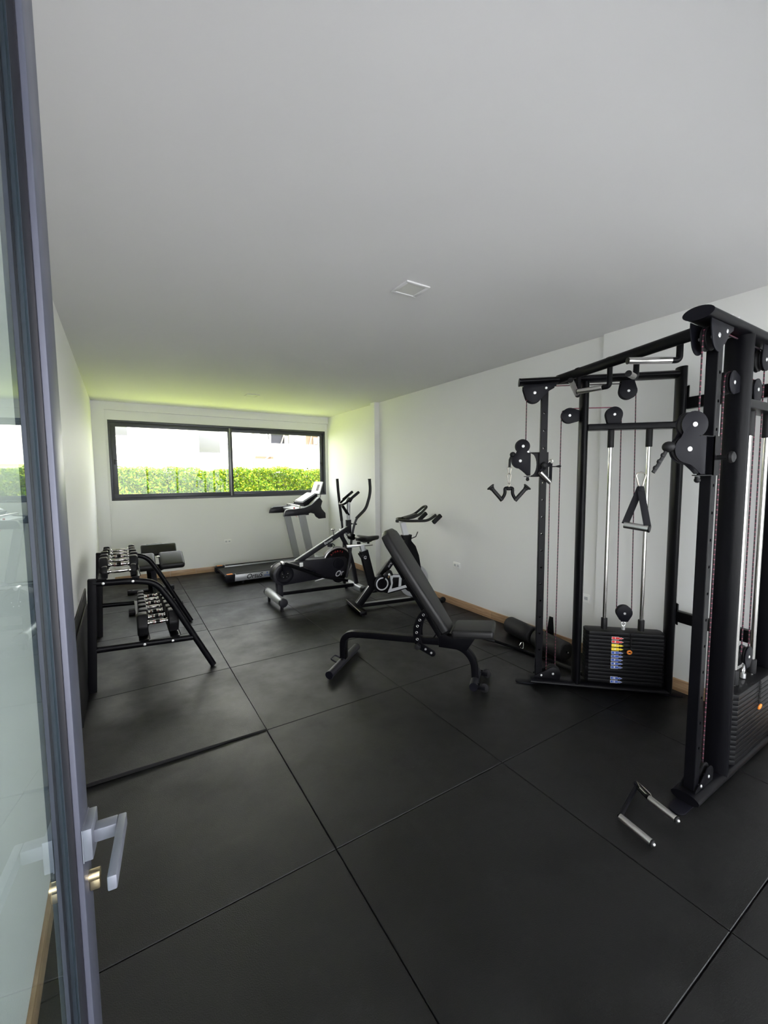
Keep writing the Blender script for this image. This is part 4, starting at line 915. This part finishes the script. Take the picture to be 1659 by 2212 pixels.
# saddle
bm_ = bmesh.new(); secs = []
for x, w, z, h in ((.015, .04, .862, .035), (.03, .10, .870, .045), (.07, .115, .874, .055), (.12, .085, .866, .06), (.17, .05, .860, .055), (.23, .030, .862, .045), (.285, .022, .862, .035), (.300, .010, .858, .02)):
    ring = []
    for i in range(16):
        a = 2*PI*i/16; cz = math.sin(a); ring.append(bm_.verts.new((x, w*math.cos(a), z+(.014 if cz > 0 else h)*cz)))
    secs.append(ring)
for a, c in zip(secs, secs[1:]):
    for i in range(16): bm_.faces.new((a[i], a[(i+1) % 16], c[(i+1) % 16], c[i]))
bm_.faces.new(secs[0]); bm_.faces.new(secs[-1])
m_ = MB(); m_._take(bm_); sd_ = m_.build('saddle', 'vinyl', sb, smooth=60)
MB().tube([(.04, -.02, .83), (.10, -.02, .805), (.19, -.02, .81), (.25, -.015, .845)], .0035, seg=8).tube([(.04, .02, .83), (.10, .02, .805), (.19, .02, .81), (.25, .015, .845)], .0035, seg=8).cyl((.165, 0, .785), (.165, 0, .815), .014).build('saddle_rails', 'steel', sd_)
kn = MB().tube([(.085, -.03, .655), (.055, -.075, .640), (.04, -.085, .66)], .008, seg=10).cyl((.05, -.085, .635), (.012, -.09, .695), .012, bev=.003); kn.build('seat_adjust_handle', 'rub', sb)
# main frame, crank cover, chain guard
MB().tube([(.25, 0, .30), (.62, 0, .74)], .038, r2=.030, shape='b', up=(0, 1, 0)).build('down_tube', 'steel', sb)
text('ortus', .045, 'lsilver', sb, (.435, -.032, .525), (.63, 0, .77), (-.77, 0, .63), 'tube_lettering', .0006)
g = MB().lathe((.315, -.045, .295), (0, -1, 0), [(-.06, .105), (0, .108), (.012, .104), (.016, .09), (.014, .04)], 40).build('crank_cover', 'steel', sb)
MB().lathe((.315, -.0605, .295), (0, -1, 0), [(0, .064), (.0012, .066), (.0014, .078), (.0004, .080), (-.001, .064)], 40, True).build('white_ring', 'lsilver', g)
gp = [(.34, .185), (.43, .400), (.66, .378), (.88, .330), (.90, .26), (.72, .215), (.40, .165)]
cg = MB().prism(gp, (0, -.045, 0), (1, 0, 0), (0, 0, 1), .03, .006).build('chain_guard', 'steel', sb)
H = MB()
H.prism([(.425, .398), (.66, .372), (.655, .345), (.455, .362), (.45, .34)], (0, -.0613, 0), (1, 0, 0), (0, 0, 1), .002)
H.prism([(.385, .180), (.70, .228), (.70, .262), (.43, .222), (.40, .222)], (0, -.0613, 0), (1, 0, 0), (0, 0, 1), .002)
H.prism([(.415, .395), (.445, .365), (.452, .29), (.435, .222), (.385, .182), (.43, .28)], (0, -.0616, 0), (1, 0, 0), (0, 0, 1), .002)
H.prism([(.535, .352), (.570, .350), (.562, .246), (.527, .240)], (0, -.0611, 0), (1, 0, 0), (0, 0, 1), .002)
H.prism([(.640, .350), (.70, .365), (.70, .235), (.655, .235)], (0, -.0611, 0), (1, 0, 0), (0, 0, 1), .002)
H.build('silver_pattern', 'lsilver', cg, smooth=0)
pd_ = MB().tube([(.315, -.07, .295), (.35, -.085, .42)], .011, r2=.006, shape='b', up=(0, 1, 0)); pa_ = pd_.build('crank_arm', 'steel', sb)
MB().box((.352, -.145, .435), (.095, .085, .030), Matrix.Rotation(R(-35), 3, 'Y'), .008).build('pedal', 'plate', pa_)
MB().tube([(.31, -.185, .43), (.33, -.19, .475), (.37, -.19, .475), (.395, -.185, .42)], .008, r2=.014, seg=8, fillet=.02).build('toe_strap', 'rub', pa_)
MB().lathe((.352, -.1885, .435), (0, -1, 0), [(0, .012), (.002, .014), (.003, .006)], 16).build('pedal_mark', 'white', pa_)
MB().tube([(.315, .07, .295), (.285, .085, .17)], .011, r2=.006, shape='b', up=(0, 1, 0)).box((.28, .145, .16), (.095, .09, .02), None, .006).build('crank_arm', 'steel', sb)
# flywheel and fork
fw = MB().lathe((.755, 0, .285), (0, -1, 0), [(-.022, .195), (-.018, .203), (.018, .203), (.022, .195), (.017, .17), (.014, .04)], 48).build('flywheel', 'iron', sb)
MB().lathe((.755, 0, .285), (0, -1, 0), [(.0160, .150), (.0225, .155), (.0232, .197), (.0215, .2025), (.015, .155)], 48, True).build('flywheel_rim', 'silver', fw)
MB().cyl((.755, -.06, .285), (.755, .06, .285), .014).build('flywheel_axle', 'zinc', fw)
MB().box((.745, -.030, .175), (.06, .004, .05), None, .002).build('flywheel_emblem', 'white', fw)
fk = [(.598, .862), (.598, .835), (.62, .80), (.585, .745), (.60, .66), (.66, .50), (.73, .27), (.79, .26), (.865, .31), (.845, .46), (.82, .60), (.775, .72), (.715, .79), (.725, .862)]
fo = MB().prism(fk, (0, 0, 0), (1, 0, 0), (0, 0, 1), .085, .012).build('fork_shroud', 'steel', sb)
text('Fitness', .075, 'white', sb, (.742, -.0432, .475), (.36, 0, -.93), (.93, 0, .36), 'fork_lettering', .0006, bold=.0012)
MB().tube([(.575, 0, .83), (.56, 0, .85)], .008).sph((.556, 0, .858), .016).build('resistance_knob', 'red', sb)
MB().tube([(.610, 0, 1.02), (.655, 0, .85)], .034, r2=.022, shape='b', up=(0, 1, 0)).build('handlebar_post', 'lsilver', sb)
pl_ = MB().box((.635, 0, 1.030), (.20, .045, .024), Matrix.Rotation(R(2), 3, 'Y'), .004).build('handlebar_slider', 'brushed', sb)
MB().box((.54, 0, 1.035), (.03, .05, .03), None, .006).build('slider_clamp', 'rub', pl_)
MB().tube([(.72, -.02, .815), (.765, -.055, .84), (.79, -.06, .90)], .009, r2=.006, seg=8).build('height_lever', 'rub', sb)
hb2 = MB()
hb2.tube([(.56, 0, 1.052), (.60, -.17, 1.05), (.86, -.20, 1.045), (.97, -.19, 1.11)], .0165, seg=14, fillet=.08)
hb2.tube([(.56, 0, 1.052), (.60, .17, 1.05), (.86, .20, 1.045), (.97, .19, 1.11)], .0165, seg=14, fillet=.08)
hb2.tube([(.62, -.07, 1.06), (.80, -.07, 1.10), (.93, -.045, 1.205), (.93, .045, 1.205), (.80, .07, 1.10), (.62, .07, 1.06)], .0150, seg=14, fillet=.06)
hh = hb2.build('handlebar', 'foam', sb)
for y in (-.19, .19):
    MB().box((.985, y, 1.06), (.14, .045, .05), Matrix.Rotation(R(-40), 3, 'Y'), .010).build('elbow_rest', 'rub', hh)
MB().box((.72, 0, 1.085), (.16, .12, .03), Matrix.Rotation(R(-18), 3, 'Y'), .01).build('centre_pad', 'rub', hh)
# ------------------------------------------------------------------ outside, beyond the window
YO = YB+.18
struct('ground', MB().bx(-14, 20, YO, 30, -.12, -.02), 'grass', smooth=0)
struct('paving', MB().bx(-10, 16, -12, YF-.2, -.12, -.03), 'pave', smooth=0)
struct('light_block_roof', MB().bx(-2.2, 7, -4.2, YO+.25, ZC+.2, ZC+.42), 'plaster', smooth=0)  # unseen slab, deep front overhang added to keep sun and sky off the floor
# hedge along the neighbour's boundary
hg = thing('hedge', 'sunlit yellow-green hedge running along the whole window outside', 'hedge', (2.5, 11.3, 0))
bm_ = bmesh.new(); rnd = random.Random(3)
def leaf(c, n, s):
    x, y, d_ = basis(n); a = rnd.uniform(0, 2*PI); u = x*math.cos(a)+y*math.sin(a); v = d_.cross(u)
    p = [c-u*s, c-v*s*.42+d_*s*.12, c+u*s, c+v*s*.42+d_*s*.12]
    bm_.faces.new([bm_.verts.new(q) for q in p])
def bump_(x): return .05*math.sin(x*2.3)+.04*math.sin(x*5.1+1)+.03*math.sin(x*11.7+2)
for i in range(52000):
    x = rnd.uniform(-2.2, 9.5); t_ = rnd.random()
    top = 1.80+bump_(x)*.55
    thin = .5+.5*math.sin(x*3.1+1.3*math.sin(x*1.7)) < .22 and rnd.random() < .55
    if t_ > .78:
        z = rnd.uniform(1.15, top-.02); y = rnd.uniform(11.1, 11.75); n = V((rnd.gauss(0, .5), -1, rnd.gauss(.3, .5)))
    elif t_ < .60:
        if thin: continue
        z = rnd.uniform(.15, top); y = 11.0+bump_(x+z*1.7)*1.2+rnd.uniform(-.03, .22); n = V((rnd.gauss(0, .5), -1, rnd.gauss(.45, .5)))
    else:
        z = top+rnd.uniform(-.10, .035); y = rnd.uniform(10.98, 11.7); n = V((rnd.gauss(0, .5), rnd.gauss(-.3, .5), 1))
    leaf(V((x, y, z)), n, rnd.uniform(.024, .046))
m_ = MB(); m_._take(bm_); o = m_.build('foliage', 'leaf', hg, world=True, smooth=0); o['kind'] = 'stuff'
st = MB()
for i in range(46):
    x = -2+i*.245+rnd.uniform(-.05, .05); st.tube([(x, 11.32, 0), (x+rnd.uniform(-.05, .05), 11.30+rnd.uniform(-.05, .05), .8), (x+rnd.uniform(-.1, .1), 11.3, 1.55)], .012, seg=6)
o = st.build('stems', 'stem', hg, world=True); o['kind'] = 'stuff'
tag(MB().bx(-4, 12, 11.85, 11.97, 0, 1.72).build('garden_wall', 'gwall', None), 'low garden wall just behind the hedge', 'wall')
# neighbouring houses
nh = thing('neighbour_house', 'white rendered house with square grey windows behind the hedge, left half of the view', 'house', (0, 17, 0))
MB().bx(-9, 4.58, 16.9, 21, 0, 6.5).build('wall', 'plaster', nh, world=True, smooth=0)
for x0, x1, z0, z1 in ((-.62, .30, 3.04, 4.2), (2.55, 3.28, 2.53, 4.0), (-4.2, -3.3, 3.04, 4.2)):
    wn_ = MB().bx(x0, x1, 16.885, 16.93, z0, z1, .002).build('window', 'pglass', nh, world=True)
    MB().bx(x0-.02, x1+.02, 16.87, 16.90, z0-.03, z0, .002).build('window_sill', 'plaster', wn_, world=True)
MB().bx(4.50, 4.585, 16.86, 16.9, 0, 6.5).build('corner_strip', 'conc', nh, world=True)
uh = thing('unfinished_house', 'pale half-finished house with open dark windows behind the hedge, right half of the view', 'house', (6.5, 17.6, 0))
b = MB(); b.bx(4.60, 14, 17.5, 17.7, 0, 3.02); b.bx(4.60, 14, 17.5, 17.7, 3.55, 6.5)
for x0, x1 in ((4.60, 4.98), (5.36, 5.42), (6.22, 6.95), (7.55, 7.72), (8.6, 14)): b.bx(x0, x1, 17.5, 17.7, 3.02, 3.55)
b.build('wall', 'plaster', uh, world=True, smooth=0)
MB().bx(4.6, 14, 19.5, 19.6, 0, 6.5).build('inner_wall', 'pglass', uh, world=True)
for x0, x1 in ((4.98, 5.36),): MB().bx(x0, x1, 17.56, 17.62, 3.02, 3.55).build('window', 'pglass', uh, world=True)
b = MB(); b.bx(5.42, 6.22, 17.6, 17.66, 3.02, 3.55); b.build('window', 'steel2', uh, world=True)
b = MB(); b.box((5.95, 17.56, 3.25), (.05, .03, .55), Matrix.Rotation(R(20), 3, 'Y')); b.box((6.1, 17.56, 3.2), (.18, .02, .35)); b.build('leaning_board', 'conc', uh, world=True)
b = MB(); b.bx(6.95, 7.55, 17.58, 17.64, 3.02, 3.55); b.build('window', 'brown', uh, world=True)
b = MB(); b.box((7.2, 17.55, 3.25), (.05, .02, .5), Matrix.Rotation(R(15), 3, 'Y')); b.box((7.42, 17.55, 3.2), (.2, .02, .3)); b.build('leaning_board', 'conc', uh, world=True)
MB().bx(4.6, 14, 17.30, 17.5, 2.10, 2.24).build('ledge', 'plaster', uh, world=True)
MB().box((5.05, 17.40, 2.42), (.85, .06, .10), None).build('timber_plank', 'brown', uh, world=True)
MB().tube([(4.8, 17.3, 2.1), (5.35, 17.3, 2.55), (5.45, 17.3, 2.75)], .02).build('site_pipe', 'lsilver', uh, world=True)
MB().tube([(5.0, 17.3, 3.9), (5.3, 17.32, 3.0)], .018).build('site_pipe', 'lsilver', uh, world=True)
b = MB()
for x in (5.25, 5.55, 7.0): b.cyl((x, 17.51, 1.98), (x, 17.47, 1.98), .03, seg=12)
b.build('drain_holes', 'gap', uh, world=True)

# ------------------------------------------------------------------ light: sun, sky
su = bpy.data.lights.new('sun', 'SUN'); su.energy = 9.0; su.angle = R(.6); su.color = (1, .955, .88)
so = bpy.data.objects.new('sun', su); COL.objects.link(so)
so.rotation_euler = V((-.20, .42, -.88)).to_track_quat('-Z', 'Y').to_euler()
wd = bpy.data.worlds.new('sky'); sc.world = wd; wd.use_nodes = True
bg = wd.node_tree.nodes['Background']; bg.inputs[0].default_value = (.95, .95, 1.0, 1); bg.inputs[1].default_value = 1.85
# ------------------------------------------------------------------ camera
cam = bpy.data.cameras.new('camera'); co = bpy.data.objects.new('camera', cam); COL.objects.link(co)
cam.sensor_fit = 'VERTICAL'; cam.sensor_height = 24; cam.lens = 24*909.74/2212; cam.clip_start = .01
yaw, pitch, roll = R(32.0206), R(-4.6809), R(-.4366)
F = V((math.sin(yaw)*math.cos(pitch), math.cos(yaw)*math.cos(pitch), math.sin(pitch))); r_ = V((math.cos(yaw), -math.sin(yaw), 0)); u_ = r_.cross(F)
rr, uu = r_*math.cos(roll)+u_*math.sin(roll), -r_*math.sin(roll)+u_*math.cos(roll)
mt = Matrix((rr, uu, -F)).transposed().to_4x4(); mt.translation = (0, 0, 1.567); co.matrix_world = mt
sc.camera = co
sc.view_settings.view_transform = 'Standard'; sc.view_settings.look = 'None'; sc.view_settings.gamma = 1; sc.view_settings.use_curve_mapping = False
sc.view_settings.exposure = 2.1
sc.cycles.max_bounces = 16; sc.cycles.diffuse_bounces = 10; sc.cycles.glossy_bounces = 6; sc.cycles.transparent_max_bounces = 12
sc.cycles.use_denoising = True
sc.cycles.sample_clamp_indirect = 8
